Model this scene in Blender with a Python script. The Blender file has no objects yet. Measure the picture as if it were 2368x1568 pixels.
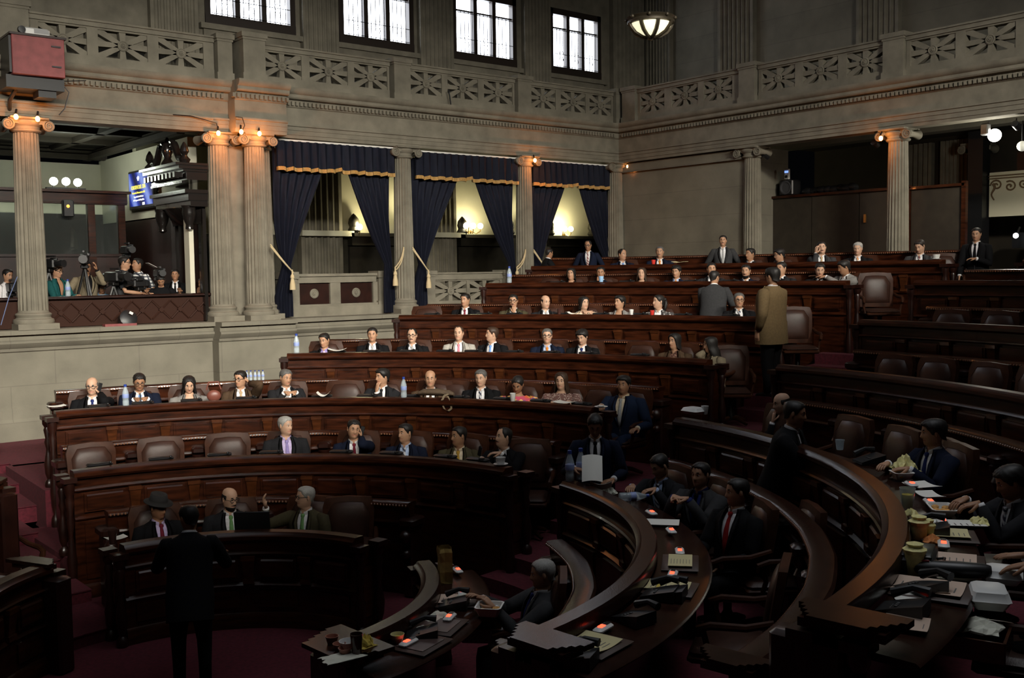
import bpy, math, random
from math import sin, cos, pi, radians as RAD, sqrt, atan2, degrees as DEG, exp
from mathutils import Vector as V, Matrix as MX
random.seed(7)
scn = bpy.context.scene
COL = scn.collection
ZC = 3.34                      # eye height above the floor of the pit; heights below are relative to the eye
FPX = 2390.0
YAW, PITCH, ROLL = RAD(50.978), RAD(3.7875), RAD(.7768)
CF = V((cos(YAW)*cos(PITCH), sin(YAW)*cos(PITCH), -sin(PITCH)))
_r = V((sin(YAW), -cos(YAW), 0)); _d = CF.cross(_r)
CR = cos(ROLL)*_r + sin(ROLL)*_d
CD = -sin(ROLL)*_r + cos(ROLL)*_d
def ray(px, py): return CR*((px-1184)/FPX) + CD*((py-784)/FPX) + CF
def atz(px, py, z): w = ray(px, py); return w*(z/w.z)
def aty(px, py, y): w = ray(px, py); return w*(y/w.y)
def atx(px, py, x): w = ray(px, py); return w*(x/w.x)
HC = V((3.12, 7.64, 0))        # centre of the hemicycle
def atr(px, py, r):
    w = ray(px, py); a = w.x*w.x+w.y*w.y; b = -2*(w.x*HC.x+w.y*HC.y); c = HC.x**2+HC.y**2-r*r
    return w*((-b+sqrt(max(0, b*b-4*a*c)))/(2*a))
def pol(p): d = p-HC; return sqrt(d.x**2+d.y**2), DEG(atan2(d.y, d.x))
def cyl(r, th, z=0.0): return V((HC.x+r*cos(RAD(th)), HC.y+r*sin(RAD(th)), z))

# ------------------------------------------------------------------ materials
MATS = {}
def mat(name, col, rough=.6, n=0., ns=6., spec=.5, bump=0., bs=40., metal=0., emit=0., ecol=None, coat=0., trans=0., alpha=1., kind=None, col2=None, stretch=None):
    if name in MATS: return MATS[name]
    m = bpy.data.materials.new(name); m.use_nodes = True
    nt = m.node_tree; N = nt.nodes; L = nt.links
    b = N['Principled BSDF']
    b.inputs['Base Color'].default_value = (*col, 1); b.inputs['Roughness'].default_value = rough
    b.inputs['Specular IOR Level'].default_value = spec; b.inputs['Metallic'].default_value = metal
    b.inputs['Coat Weight'].default_value = coat; b.inputs['Transmission Weight'].default_value = trans
    b.inputs['Alpha'].default_value = alpha
    if emit:
        b.inputs['Emission Color'].default_value = (*(ecol or col), 1); b.inputs['Emission Strength'].default_value = emit
    tc = mp = None
    if n or bump or kind:
        tc = N.new('ShaderNodeTexCoord'); mp = N.new('ShaderNodeMapping')
        L.new(tc.outputs['Object'], mp.inputs['Vector'])
        if stretch: mp.inputs['Scale'].default_value = stretch
    src = None
    if kind == 'wave' or kind == 'waveh':
        t = N.new('ShaderNodeTexWave'); t.inputs['Scale'].default_value = ns; t.bands_direction = 'DIAGONAL' if kind == 'wave' else 'Z'
        L.new(mp.outputs[0], t.inputs['Vector']); src = t.outputs['Fac']
    elif kind == 'vor':
        t = N.new('ShaderNodeTexVoronoi'); t.inputs['Scale'].default_value = ns
        L.new(mp.outputs[0], t.inputs['Vector'])
        cr = N.new('ShaderNodeValToRGB'); e = cr.color_ramp; e.interpolation = 'CONSTANT'
        e.elements[0].color = (*col, 1); e.elements[1].position = .3; e.elements[1].color = (*col2, 1)
        for p_, c_ in ((.45, (.55, .28, .05)), (.6, (.5, .06, .12)), (.75, (.2, .08, .25))):
            q = e.elements.new(p_); q.color = (*c_, 1)
        sp = N.new('ShaderNodeSeparateColor'); L.new(t.outputs['Color'], sp.inputs[0])
        L.new(sp.outputs[0], cr.inputs[0]); L.new(cr.outputs[0], b.inputs['Base Color'])
    elif kind == 'spots':
        t = N.new('ShaderNodeTexVoronoi'); t.inputs['Scale'].default_value = ns
        L.new(mp.outputs[0], t.inputs['Vector']); src = t.outputs['Distance']
    elif kind == 'grid' or kind == 'brick':
        t = N.new('ShaderNodeTexBrick'); t.inputs['Scale'].default_value = ns
        t.inputs['Mortar Size'].default_value = .09 if kind == 'grid' else .008
        t.inputs['Color1'].default_value = (*col, 1); t.inputs['Color2'].default_value = (*(col if kind == 'grid' else tuple(c*.93 for c in col)), 1)
        t.inputs['Mortar'].default_value = (*col2, 1)
        if kind == 'grid': t.offset = 0; t.inputs['Brick Width'].default_value = .5; t.inputs['Row Height'].default_value = .5
        else: t.inputs['Brick Width'].default_value = 1.3; t.inputs['Row Height'].default_value = .55
        mp.inputs['Rotation'].default_value = (pi/2, 0, 0)
        L.new(mp.outputs[0], t.inputs['Vector']); L.new(t.outputs['Color'], b.inputs['Base Color'])
    if n and kind is None or kind == 'brick':
        t = N.new('ShaderNodeTexNoise'); t.inputs['Scale'].default_value = 2.2 if kind == 'brick' else ns; t.inputs['Detail'].default_value = 5
        L.new(mp.outputs[0], t.inputs['Vector']); src2 = t.outputs['Fac']
        mr = N.new('ShaderNodeMapRange'); mr.inputs['From Min'].default_value = .3; mr.inputs['From Max'].default_value = .7
        nn = n or .2
        mr.inputs['To Min'].default_value = 1-nn; mr.inputs['To Max'].default_value = 1+nn
        L.new(src2, mr.inputs['Value'])
        mx = N.new('ShaderNodeMix'); mx.data_type = 'RGBA'; mx.blend_type = 'MULTIPLY'; mx.inputs[0].default_value = 1
        if kind == 'brick':
            bl = b.inputs['Base Color'].links[0].from_socket; L.new(bl, mx.inputs[6])
        else: mx.inputs[6].default_value = (*col, 1)
        L.new(mr.outputs[0], mx.inputs[7]); L.new(mx.outputs[2], b.inputs['Base Color'])
    if src is not None:
        mx = N.new('ShaderNodeMix'); mx.data_type = 'RGBA'
        mr = N.new('ShaderNodeMapRange'); mr.inputs['From Min'].default_value = .4 if kind != 'spots' else .25; mr.inputs['From Max'].default_value = .6 if kind != 'spots' else .4
        L.new(src, mr.inputs['Value']); L.new(mr.outputs[0], mx.inputs[0])
        mx.inputs[6].default_value = (*col, 1); mx.inputs[7].default_value = (*col2, 1)
        L.new(mx.outputs[2], b.inputs['Base Color'])
    if bump:
        t = N.new('ShaderNodeTexNoise'); t.inputs['Scale'].default_value = bs; t.inputs['Detail'].default_value = 3
        L.new(mp.outputs[0], t.inputs['Vector'])
        bp = N.new('ShaderNodeBump'); bp.inputs['Strength'].default_value = bump; bp.inputs['Distance'].default_value = .01
        L.new(t.outputs['Fac'], bp.inputs['Height']); L.new(bp.outputs[0], b.inputs['Normal'])
    MATS[name] = m
    return m
M_stone = mat('carved_stone', (.185, .168, .128), .85, n=.22, ns=3.5, bump=.25, bs=60)
M_block = mat('stone_blocks', (.185, .17, .13), .85, n=.16, kind='brick', ns=1.0, col2=(.15, .135, .105), bump=.2, bs=50)
M_wood = mat('mahogany', (.031, .0078, .0028), .28, n=.7, ns=4, coat=.06, spec=.4, stretch=(1, 1, 7), bump=.05, bs=30)
M_woodl = mat('mahogany_light', (.055, .016, .005), .28, n=.5, ns=6, coat=.3, stretch=(1, 1, 4))
M_woodd = mat('mahogany_dark', (.018, .005, .003), .35, n=.4, ns=6, coat=.15)
M_top = mat('polished_top', (.022, .008, .005), .24, n=.35, ns=9, spec=.2, bump=.06, bs=90)
M_bead = mat('polished_bead', (.20, .09, .05), .18, coat=.6)
M_leather = mat('brown_leather', (.036, .016, .011), .38, n=.25, ns=9, bump=.12, bs=150, spec=.25)
M_chairw = mat('chair_wood', (.040, .014, .007), .42, n=.4, ns=8, spec=.12)
M_carpet = mat('maroon_carpet', (.085, .007, .015), .95, n=.3, ns=30, bump=.4, bs=300)
M_navy = mat('navy_velvet', (.004, .0055, .015), .8, n=.2, ns=12, spec=.3)
M_gold = mat('gold_fringe', (.42, .24, .07), .7, n=.3, ns=60)
M_rope = mat('cream_rope', (.55, .44, .26), .8)
M_black = mat('black_plastic', (.012, .012, .013), .4)
M_metal = mat('dark_metal', (.03, .03, .03), .4, metal=.8)
M_steel = mat('grey_metal', (.5, .5, .5), .35, metal=.9)
M_brass = mat('brass', (.6, .4, .15), .3, metal=1)
M_white = mat('white_paint', (.75, .74, .7), .6)
M_paper = mat('white_paper', (.75, .74, .68), .8)
M_plas = mat('white_plastic', (.7, .7, .68), .4)
M_ebony = mat('ebony_carving', (.012, .010, .009), .22, coat=.5)
M_cream = mat('cream_plaster', (.62, .60, .48), .85, n=.06, ns=2)
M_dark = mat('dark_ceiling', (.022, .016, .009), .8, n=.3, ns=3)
M_glass = mat('clear_plastic', (.62, .72, .78), .08, spec=.8, alpha=.38)
M_boothglass = mat('booth_glass', (.75, .85, .8), .03, trans=.96, spec=.5)
def emis(name, col, s): return mat(name, col, .5, emit=s, ecol=col)

# ------------------------------------------------------------------ mesh builder
MATOF = {}                     # object -> world matrix of its parent chain (translation + turn about z)
class MB:
    def __init__(s): s.v = []; s.f = []; s.m = []; s.mi = 0; s.sm = []; s.smooth = False
    def vv(s, pts): i = len(s.v); s.v += [tuple(p) for p in pts]; return i
    def ff(s, f): s.f.append(tuple(f)); s.m.append(s.mi); s.sm.append(s.smooth)
    def box(s, c, d, rot=None, bev=0.0):
        c = V(c); hx, hy, hz = d[0]/2, d[1]/2, d[2]/2
        def put(P):
            return s.vv([(c + (rot @ V(p) if rot else V(p))) for p in P])
        if not bev:
            i = put([(x, y, z) for z in (-hz, hz) for x, y in ((-hx, -hy), (hx, -hy), (hx, hy), (-hx, hy))])
            for q in ((3, 2, 1, 0), (4, 5, 6, 7), (0, 1, 5, 4), (1, 2, 6, 5), (2, 3, 7, 6), (3, 0, 4, 7)): s.ff([i+k for k in q])
        else:
            b = min(bev, hx*.9, hy*.9, hz*.9)
            R = []
            for z, o in ((-hz, b), (-hz+b, 0), (hz-b, 0), (hz, b)):
                x, y = hx-o, hy-o
                R.append([(-x+b, -y, z), (x-b, -y, z), (x, -y+b, z), (x, y-b, z), (x-b, y, z), (-x+b, y, z), (-x, y-b, z), (-x, -y+b, z)])
            s.loft([[(c + (rot @ V(p) if rot else V(p))) for p in r] for r in R])
        return s
    def loft(s, rings, closed=True, cap0=True, cap1=True):
        n = len(rings[0]); idx = [s.vv(r) for r in rings]
        for a, b in zip(idx, idx[1:]):
            for k in range(n if closed else n-1):
                k2 = (k+1) % n; s.ff((a+k, a+k2, b+k2, b+k))
        if closed and cap0: s.ff([idx[0]+k for k in range(n)][::-1])
        if closed and cap1: s.ff([idx[-1]+k for k in range(n)])
        return s
    def lathe(s, c, prof, n=16, a0=0, axis=None):
        c = V(c); Q = axis
        rings = []
        for r, z in prof:
            ring = [V((r*cos(2*pi*k/n+a0), r*sin(2*pi*k/n+a0), z)) for k in range(n)]
            rings.append([c + (Q @ p if Q else p) for p in ring])
        return s.loft(rings)
    def tube(s, pts, rad, n=8, cap=True):
        pts = [V(p) for p in pts]; m = len(pts)
        if not hasattr(rad, '__len__'): rad = [rad]*m
        t0 = (pts[1]-pts[0]).normalized()
        u = t0.orthogonal().normalized(); rings = []
        for i, p in enumerate(pts):
            t = (pts[min(i+1, m-1)]-pts[max(i-1, 0)]).normalized()
            u = (u - t*u.dot(t)).normalized(); w = t.cross(u)
            rings.append([p + (u*cos(2*pi*k/n)+w*sin(2*pi*k/n))*rad[i] for k in range(n)])
        return s.loft(rings, cap0=cap, cap1=cap)
    def ball(s, c, r, n=10, m=6, sc=(1, 1, 1), rot=None):
        c = V(c); rings = []
        for j in range(m+1):
            a = pi*j/m - pi/2; a = max(-pi/2+.12, min(pi/2-.12, a))
            ring = []
            for k in range(n):
                p = V((cos(a)*cos(2*pi*k/n)*r*sc[0], cos(a)*sin(2*pi*k/n)*r*sc[1], sin(a)*r*sc[2]))
                ring.append(c + (rot @ p if rot else p))
            rings.append(ring)
        return s.loft(rings)
    def arc(s, prof, t0, t1, r0, z0=0., n=None, rmod=None, c=HC):
        """closed profile of (dr, dz) swept about the hemicycle centre from angle t0 to t1"""
        if n is None: n = max(1, int(abs(t1-t0)/3.0))
        rings = []
        for i in range(n+1):
            th = t0+(t1-t0)*i/n; k = rmod(th) if rmod else 0
            rings.append([V((c.x+(r0+dr+k)*cos(RAD(th)), c.y+(r0+dr+k)*sin(RAD(th)), z0+dz)) for dr, dz in prof])
        return s.loft(rings)
    def prism(s, poly, h, M):
        """extrude a 2-D polygon (x, y) by h along local z, placed by the matrix M"""
        a = [M @ V((x, y, 0)) for x, y in poly]; b = [M @ V((x, y, h)) for x, y in poly]
        return s.loft([a, b])
    def build(s, name, mats, parent=None, smooth=None, local=False):
        me = bpy.data.meshes.new(name)
        vs = s.v
        if parent is not None and not local:
            inv = MATOF[parent].inverted(); vs = [tuple(inv @ V(p)) for p in vs]
        me.from_pydata(vs, [], s.f)
        for m in (mats if isinstance(mats, (list, tuple)) else [mats]): me.materials.append(m)
        if len(me.materials) > 1: me.polygons.foreach_set('material_index', s.m)
        me.polygons.foreach_set('use_smooth', [smooth is not False]*len(s.f))
        if smooth is None: me.set_sharp_from_angle(angle=RAD(38))
        me.update()
        o = bpy.data.objects.new(name, me); COL.objects.link(o)
        if parent is not None: o.parent = parent; MATOF[o] = MATOF[parent]
        else: MATOF[o] = MX()
        return o
def thing(name, label, cat, loc, rz=0., group=None):
    o = bpy.data.objects.new(name, None); COL.objects.link(o); o.empty_display_size = .1
    o.location = loc; o.rotation_euler = (0, 0, rz)
    MATOF[o] = MX.Translation(V(loc)) @ MX.Rotation(rz, 4, 'Z')
    return tag(o, label, cat, group)
def tag(o, label, cat, group=None, kind=None):
    o['label'] = label; o['category'] = cat
    if group: o['group'] = group
    if kind: o['kind'] = kind
    return o
def struct(o): o['kind'] = 'structure'; return o
def copy_tree(o, parent=None):
    c = o.copy(); COL.objects.link(c)
    if parent is not None: c.parent = parent
    for ch in list(o.children): copy_tree(ch, c)
    return c
def lamp(name, kind, loc, energy, col, parent=None, size=.05, **kw):
    d = bpy.data.lights.new(name, kind); d.energy = energy; d.color = col
    if kind in ('POINT', 'SPOT'): d.shadow_soft_size = size
    for k, v in kw.items(): setattr(d, k, v)
    o = bpy.data.objects.new(name, d); COL.objects.link(o); o.location = loc
    if parent is not None: o.parent = parent; o.location = MATOF[parent].inverted() @ V(loc)
    return o
def aim(o, target): o.rotation_euler = (V(target)-o.location).to_track_quat('-Z', 'Y').to_euler()
# ------------------------------------------------------------------ the hall
YL, XB = 17.0, 17.0            # column lines of the two long sides
def ext_x(mb, prof, x0, x1, y=YL, push=0.):     # profile (out, z): 'out' is towards the room (-y)
    mb.loft([[V((x, y-p-push, z)) for p, z in prof] for x in (x0, x1)])
def ext_y(mb, prof, y0, y1, x=XB, push=0.):
    mb.loft([[V((x-p-push, y, z)) for p, z in prof] for y in (y0, y1)])
ENT = [(-.2, 2.40), (.15, 2.40), (.15, 2.46), (.165, 2.46), (.165, 2.54), (.18, 2.54), (.18, 2.60), (.205, 2.61), (.205, 2.64), (.15, 2.645), (.15, 2.93), (.18, 2.95),
       (.18, 3.06), (.27, 3.075), (.29, 3.10), (.29, 3.15), (.33, 3.17), (.36, 3.22), (.36, 3.26), (-.2, 3.26)]
BRK0, BRK1, BRKP = 7.5, 8.45, .28
mb = MB(); ext_x(mb, ENT, -1.5, BRK0); ext_x(mb, ENT, BRK1, XB-.0); 
ext_x(mb, ENT, BRK0, BRK1, push=BRKP)
o = struct(mb.build('trim_1', M_stone)); TRIM_L = o
mb = MB()
x = -1.4
while x < 16.7:
    if BRK0-.06 < x < BRK1+.06: mb.box((x, YL-.2-BRKP, 3.0), (.045, .07, .07))
    else: mb.box((x, YL-.2, 3.0), (.045, .07, .07))
    x += .082
mb.build('dentil_course', M_stone, TRIM_L)
mb = MB(); ext_y(mb, ENT, 0, 13.4); ext_y(mb, ENT, 13.4, YL-.0)
TRIM_B = struct(mb.build('trim_2', M_stone))
mb = MB(); y = .1
while y < 16.7: mb.box((XB-.2, y, 3.0), (.07, .045, .07)); y += .082
mb.build('dentil_course', M_stone, TRIM_B)

# --- left wall under the columns
PL = [(-.1, -2.48), (.2, -2.48), (.2, -2.2), (.16, -2.15), (.16, -2.0), (.13, -1.97), (.13, -1.14), (.16, -1.12), (.16, -1.08), (.19, -1.06), (.24, -1.0), (.24, -.97), (.2, -.95), (.2, -.88), (.28, -.87), (.28, -.80), (-.3, -.80), (-.3, -2.48)]
mb = MB(); ext_x(mb, PL, -1.5, 7.1); ext_x(mb, PL, 7.1, 8.5, push=.26); ext_x(mb, PL, 8.5, 17.3)
struct(mb.build('wall_left', M_block))
mb = MB(); mb.box((17.2, 15.2, .77), (.5, 3.65, 3.22)); mb.box((17.1, 15.2, 2.2), (.46, 3.65, .04)); mb.box((17.05, 15.2, -.7), (.5, 3.65, .28))
struct(mb.build('wall_back', M_block))
# --- upper walls behind the gallery
YU, XU = 18.4, 19.3
WIN = [(7.8, 9.62), (10.58, 12.36), (13.36, 15.15), (16.15, 17.8)]
mb = MB()
def wl(x0, x1, z0, z1): mb.box(((x0+x1)/2, YU+.2, (z0+z1)/2), (x1-x0, .4, z1-z0))
wl(-1.5, XU+.3, 2.6, 4.58); wl(-1.5, XU+.3, 6.1, 9.0)
xs = [-1.5]+[v for w in WIN for v in w]+[XU+.3]
for a, b in zip(xs[::2], xs[1::2]): wl(a, b, 4.58, 6.1)
struct(mb.build('wall_upper_left', M_stone))
mb = MB(); mb.box((XU+.2, 9.2, 5.8), (.4, 18.4, 6.4)); struct(mb.build('wall_upper_back', M_block))
mb = MB(); mb.box((9, 17.75, 3.22), (21, 1.4, .06)); struct(mb.build('floor_gallery', M_stone))
mb = MB(); mb.box((18.15, 9, 3.22), (2.3, 17, .06)); struct(mb.build('floor_gallery.001', M_stone))
def pilaster(name, x0, x1, z0, z1, label, back=None, d=.14, nf=7, grp=None):
    """fluted pilaster on a wall: x0..x1 along the wall; back=None for the left wall, else on the back wall"""
    w = x1-x0; prof = [(0, 0), (0, d)]
    m = .06*w; fw = (w-2*m)/nf
    for k in range(nf):
        a = m+k*fw
        prof += [(a+fw*.12, d), (a+fw*.25, d-fw*.28), (a+fw*.5, d-fw*.40), (a+fw*.75, d-fw*.28), (a+fw*.88, d)]
    prof += [(w, d), (w, 0)]
    m_ = MB()
    if back is None: P = lambda u, p, z: V((x0+u, YY-p, z))
    else: P = lambda u, p, z: V((back-p, x0+u, z))
    m_.loft([[P(u, p, z) for u, p in prof] for z in (z0+.25, z1)])
    root = thing('pilaster', label, 'pilaster', P(w/2, 0, z0), 0, grp)
    m_.build('fluted_shaft', PMAT, root)
    m2 = MB()
    for e, za, zb in ((.06, z0, z0+.12), (.035, z0+.12, z0+.19), (.02, z0+.19, z0+.25)):
        m2.loft([[P(-e, 0, z), P(-e, d+e, z), P(w+e, d+e, z), P(w+e, 0, z)] for z in (za, zb)])
    m2.build('base', PMAT, root)
    return root
PMAT = M_stone; YY = YU
for x0, x1, lb in ((6.75, 7.62, 'fluted stone pilaster left of the leftmost upper window'), (9.72, 10.5, 'fluted stone pilaster between the first and second upper windows'),
                   (12.45, 13.3, 'fluted stone pilaster between the second and third upper windows'), (15.3, 16.08, 'fluted stone pilaster between the third and fourth upper windows'),
                   (18.1, 19.2, 'fluted stone pilaster in the corner right of the last upper window')):
    pilaster('pilaster', x0, x1, 3.25, 8.8, lb, grp='upper wall pilasters')
for y0, y1, lb in ((14.9, 15.9, 'fluted stone pilaster on the upper end wall, nearer the hanging lamp'), (11.34, 12.28, 'fluted stone pilaster on the upper end wall, farther from the hanging lamp'), (17.4, 18.2, 'fluted stone pilaster on the end wall tight in the upper corner')):
    pilaster('pilaster', y0, y1, 3.25, 8.8, lb, back=XU, grp='upper wall pilasters')
# --- windows
M_sky = emis('overcast_daylight', (.86, .91, 1.0), 9.0)
M_frame = mat('dark_window_wood', (.02, .013, .009), .5)
for i, (a, b) in enumerate(WIN):
    w = b-a; z0, z1 = 4.58, 6.1
    m_ = MB(); f = .11
    m_.box((a+f/2, YU+.05, (z0+z1)/2), (f, .14, z1-z0)); m_.box((b-f/2, YU+.05, (z0+z1)/2), (f, .14, z1-z0))
    m_.box(((a+b)/2, YU+.05, z0+.09), (w, .16, .18)); m_.box(((a+b)/2, YU+.05, z1-.07), (w, .14, .14))
    iw = w-2*f
    for k in (1, 2): m_.box((a+f+iw*k/3, YU+.05, (z0+z1)/2), (.10, .12, z1-z0))
    m_.box(((a+b)/2, YU+.06, 5.66), (w, .06, .035))
    wo = struct(m_.build('window_%d' % (i+1), M_frame))
    m_ = MB(); m_.box(((a+b)/2, YU+.22, (z0+z1)/2), (w, .02, z1-z0)); m_.build('pane', M_sky, wo)
    m_ = MB()
    for k in range(3):
        xa = a+f+iw*k/3+.05; xw = iw/3-.1
        for j in range(4): m_.tube([(xa+xw*(j+.5)/4, YU-.03, z0+.15), (xa+xw*(j+.5)/4, YU-.03, 5.66)], .008, 5)
        for zz in (z0+.2, 5.05, 5.6): m_.tube([(xa-.04, YU-.03, zz), (xa+xw+.04, YU-.03, zz)], .007, 5)
        for sg in (-1, 1):
            m_.tube([(xa+xw/2+sg*.06*cos(t/3.), YU-.03, z0+.42+sg*.07+.06*sin(t/3.)) for t in range(14)], .006, 5)
    m_.build('grille', M_metal, wo)
    m_ = MB(); m_.box(((a+b)/2, YU-.03, z0-.06), (w+.24, .18, .1)); m_.box(((a+b)/2, YU-.01, z0-.2), (w+.1, .1, .2)); m_.build('sill', M_stone, wo)

# --- columns
def column(name, x, y, z0, z1, label, r=.2, grp='lower colonnade columns', face=0, m=None):
    m = m or M_stone
    root = thing('column', label, 'column', (x, y, z0), 0, grp)
    b = MB(); rr = r*1.0
    b.box((x, y, z0+.045), (rr*2.75, rr*2.75, .09))
    b.lathe((x, y, z0), [(rr*1.34, .09), (rr*1.38, .12), (rr*1.34, .155), (rr*1.2, .165), (rr*1.14, .185), (rr*1.18, .205), (rr*1.22, .225), (rr*1.17, .245), (rr*1.05, .255), (rr*1.0, .29)], 40)
    b.build('base', m, root)
    s_ = MB(); rings = []; nf = 20; zt = z1-.205
    for j in range(9):
        t = j/8; z = z0+.28+(zt-z0-.28)*t
        q = r*(1-.17*t**1.6); d = q*.13
        if j in (0, 8): d *= .2
        ring = []
        for k in range(nf):
            for u, e in ((.0, 0), (.2, .0), (.38, .75), (.6, 1.), (.82, .75)):
                a = 2*pi*(k+u)/nf; ring.append((x+(q-d*e)*cos(a), y+(q-d*e)*sin(a), z))
        rings.append(ring)
    s_.loft(rings); s_.build('shaft', m, root)
    c = MB(); q = r*.95; zc = zt
    c.lathe((x, y, zc), [(q*.98, -.02), (q*1.1, 0), (q*1.1, .02), (q*.98, .03), (q*1.0, .07), (q*1.2, .1), (q*1.28, .13), (q*1.2, .16)], 32)
    R_ = MX.Rotation(face, 3, 'Z')
    c.box(V((x, y, zc+.185)), (q*2.75, q*2.75, .04), R_, bev=.01)
    c.box(V((x, y, zc+.135)), (q*2.6, q*2.0, .07), R_)
    ctr = V((x, y, zc+.085))
    vol = MB()
    for sx in (-1, 1):
        for sy in (-1, 1):
            pc = V((sx*q*1.42, sy*q*1.02, 0))
            # spiral scroll on each face of the capital
            pts = []
            for t in range(30):
                a = t/29*4.4*pi; rad = .09*(1-t/29*.86)
                pts.append(ctr + R_ @ V((pc.x+sx*rad*sin(a)*-1, pc.y, .0+rad*cos(a))))
            vol.tube(pts, [.019*(1-.5*t/29) for t in range(30)], 6)
        vol.lathe(ctr + R_ @ V((sx*q*1.42, -q*1.0, 0)), [(.07, 0), (.085, .01), (.06, q*.6), (.05, q*1.0), (.06, q*1.4), (.085, q*1.99), (.07, q*2.0)], 14, axis=R_ @ MX.Rotation(-pi/2, 3, 'X'))
    cap = c.build('capital', m, root); vol.build('volutes', m, cap)
    return root
ZB, ZT = -.80, 2.41
column('c', 4.30, YL, ZB, ZT, 'fluted stone column at the left edge of the press gallery', r=.215)
column('c', 7.36, YL, ZB, ZT, 'fluted column at the left of the triple column group', r=.2)
column('c', 7.95, YL-.16, ZB, ZT, 'fluted column at the front centre of the triple column group', r=.205)
column('c', 8.24, YL+.2, ZB, ZT, 'fluted column tucked behind the right of the triple group', r=.19)
column('c', 11.10, YL, ZB, ZT, 'fluted column between the first and second blue curtain bays', r=.195)
column('c', 14.16, YL, ZB, ZT, 'fluted column between the second and third blue curtain bays', r=.195)
column('c', 16.82, YL-.05, ZB, ZT, 'fluted column in the hall corner beside the end wall', r=.195)
column('c', XB, 13.22, ZB, ZT, 'fluted column at the end of the blank stone wall section', r=.195, face=pi/2)
column('c', XB, 10.03, ZB, ZT, 'bright fluted column in front of the dark wooden partition', r=.2, face=pi/2)
column('c', 20.4, 10.3, ZB, ZT, 'dim fluted column behind the right end of the partition', r=.19, face=pi/2)
# pier wall between the grouped columns
mb = MB(); mb.box((7.66, 17.2, .79), (.36, .3, 3.18)); struct(mb.build('wall_pier', M_stone))
mb = MB(); mb.box((XB-.02, 14.0, -.9), (.6, 6.9, .2)); mb.box((XB-.02, 8, -.9), (.5, 8, .2)); struct(mb.build('trim_3', M_stone))

# --- balustrades
def lattice(mb, P, u0, u1, z0, z1, d):
    """open star panel: frame posts plus eight spokes; P(u, out, z) -> point"""
    uc, zc = (u0+u1)/2, (z0+z1)/2; hw, hz = (u1-u0)/2, (z1-z0)/2
    def bar(ua, za, ub, zb, w0, w1):
        L_ = sqrt((ub-ua)**2+(zb-za)**2); nx, nz = -(zb-za)/L_, (ub-ua)/L_
        q = [(ua+nx*w0, za+nz*w0), (ub+nx*w1, zb+nz*w1), (ub-nx*w1, zb-nz*w1), (ua-nx*w0, za-nz*w0)]
        mb.loft([[P(u, p, z) for u, z in q] for p in (-d/2, d/2)])
    for su, sz, w in ((1, 0, .045), (-1, 0, .045), (0, 1, .05), (0, -1, .05), (1, 1, .05), (1, -1, .05), (-1, 1, .05), (-1, -1, .05)):
        bar(uc, zc, uc+su*hw, zc+sz*hz, w*.7, w*1.05)
def rosette(P, uc, zc, d, r=.085):
    m_ = MB(); prof = [(r, 0), (r, .02), (r*.8, .03), (r*.72, .02), (r*.5, .02), (r*.42, .035), (r*.28, .028), (0.012, .045)]
    m_.loft([[P(uc+rr*cos(2*pi*k/20), d/2+h, zc+rr*sin(2*pi*k/20)) for k in range(20)] for rr, h in prof])
    return m_
def balustrade(P, u0, u1, z0, z1, panels, label, grp, base=.19, top=.13, d=.16):
    root = thing('balustrade', label, 'balustrade', P((u0+u1)/2, 0, z0), 0, grp)
    m_ = MB()
    def bx(a, b, za, zb, dd): m_.loft([[P(u, p, z) for u, p in ((a, -dd/2), (a, dd/2), (b, dd/2), (b, -dd/2))] for z in (za, zb)])
    bx(u0, u1, z0, z0+base, d+.02)
    m_.build('base_rail', M_stone, root); m_ = MB()
    bx(u0, u1, z1-top, z1-top+.03, d+.0); bx(u0, u1, z1-top+.03, z1-.03, d+.06); bx(u0, u1, z1-.03, z1, d+.12)
    m_.build('top_rail', M_stone, root)
    ends = [u0]+[v for p in panels for v in p]+[u1]
    for a, b in zip(ends[::2], ends[1::2]):
        if abs(b-a) > .02:
            m_ = MB(); bx(a, b, z0+base, z1-top, d); m_.build('stile', M_stone, root)
    for a, b in panels:
        m_ = MB(); lattice(m_, P, a, b, z0+base, z1-top, d*.75)
        po = m_.build('star_panel', M_stone, root)
        rosette(P, (a+b)/2, (z0+base+z1-top)/2, d*.75).build('rosette', M_stone, po)
    return root
def pedestal(P, u0, u1, z0, z1, label, grp, d=.34, m=None):
    root = thing('pedestal', label, 'pedestal', P((u0+u1)/2, 0, z0), 0, grp); m = m or M_stone
    def bx(mm, e, za, zb): mm.loft([[P(u, p, z) for u, p in ((u0-e, -d/2-e), (u0-e, d/2+e), (u1+e, d/2+e), (u1+e, -d/2-e))] for z in (za, zb)])
    a = MB(); bx(a, .02, z0, z0+.14); bx(a, 0, z0+.14, z1-.12); a.build('die', m, root)
    a = MB(); bx(a, .015, z1-.12, z1-.08); bx(a, .035, z1-.08, z1); a.build('cap', m, root)
PLx = lambda u, p, z: V((u, YL-.02-p, z))
PBx = lambda u, p, z: V((XB-.02-p, u, z))
Z0, Z1 = 3.26, 4.0
GB = 'gallery balustrade sections'; GP = 'gallery balustrade pedestals'
balustrade(PLx, 4.38, 7.3, Z0, Z1, [(4.52, 5.23), (5.40, 6.18), (6.36, 7.12)], 'carved stone balustrade section above the press gallery', GB)
balustrade(PLx, 8.12, 10.78, Z0, Z1, [(8.19, 8.94), (9.1, 9.88), (10.02, 10.74)], 'carved stone balustrade section above the first curtain bay', GB)
balustrade(PLx, 11.2, 13.85, Z0, Z1, [(11.27, 12.0), (12.14, 12.9), (13.05, 13.8)], 'carved stone balustrade section above the second curtain bay', GB)
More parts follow.
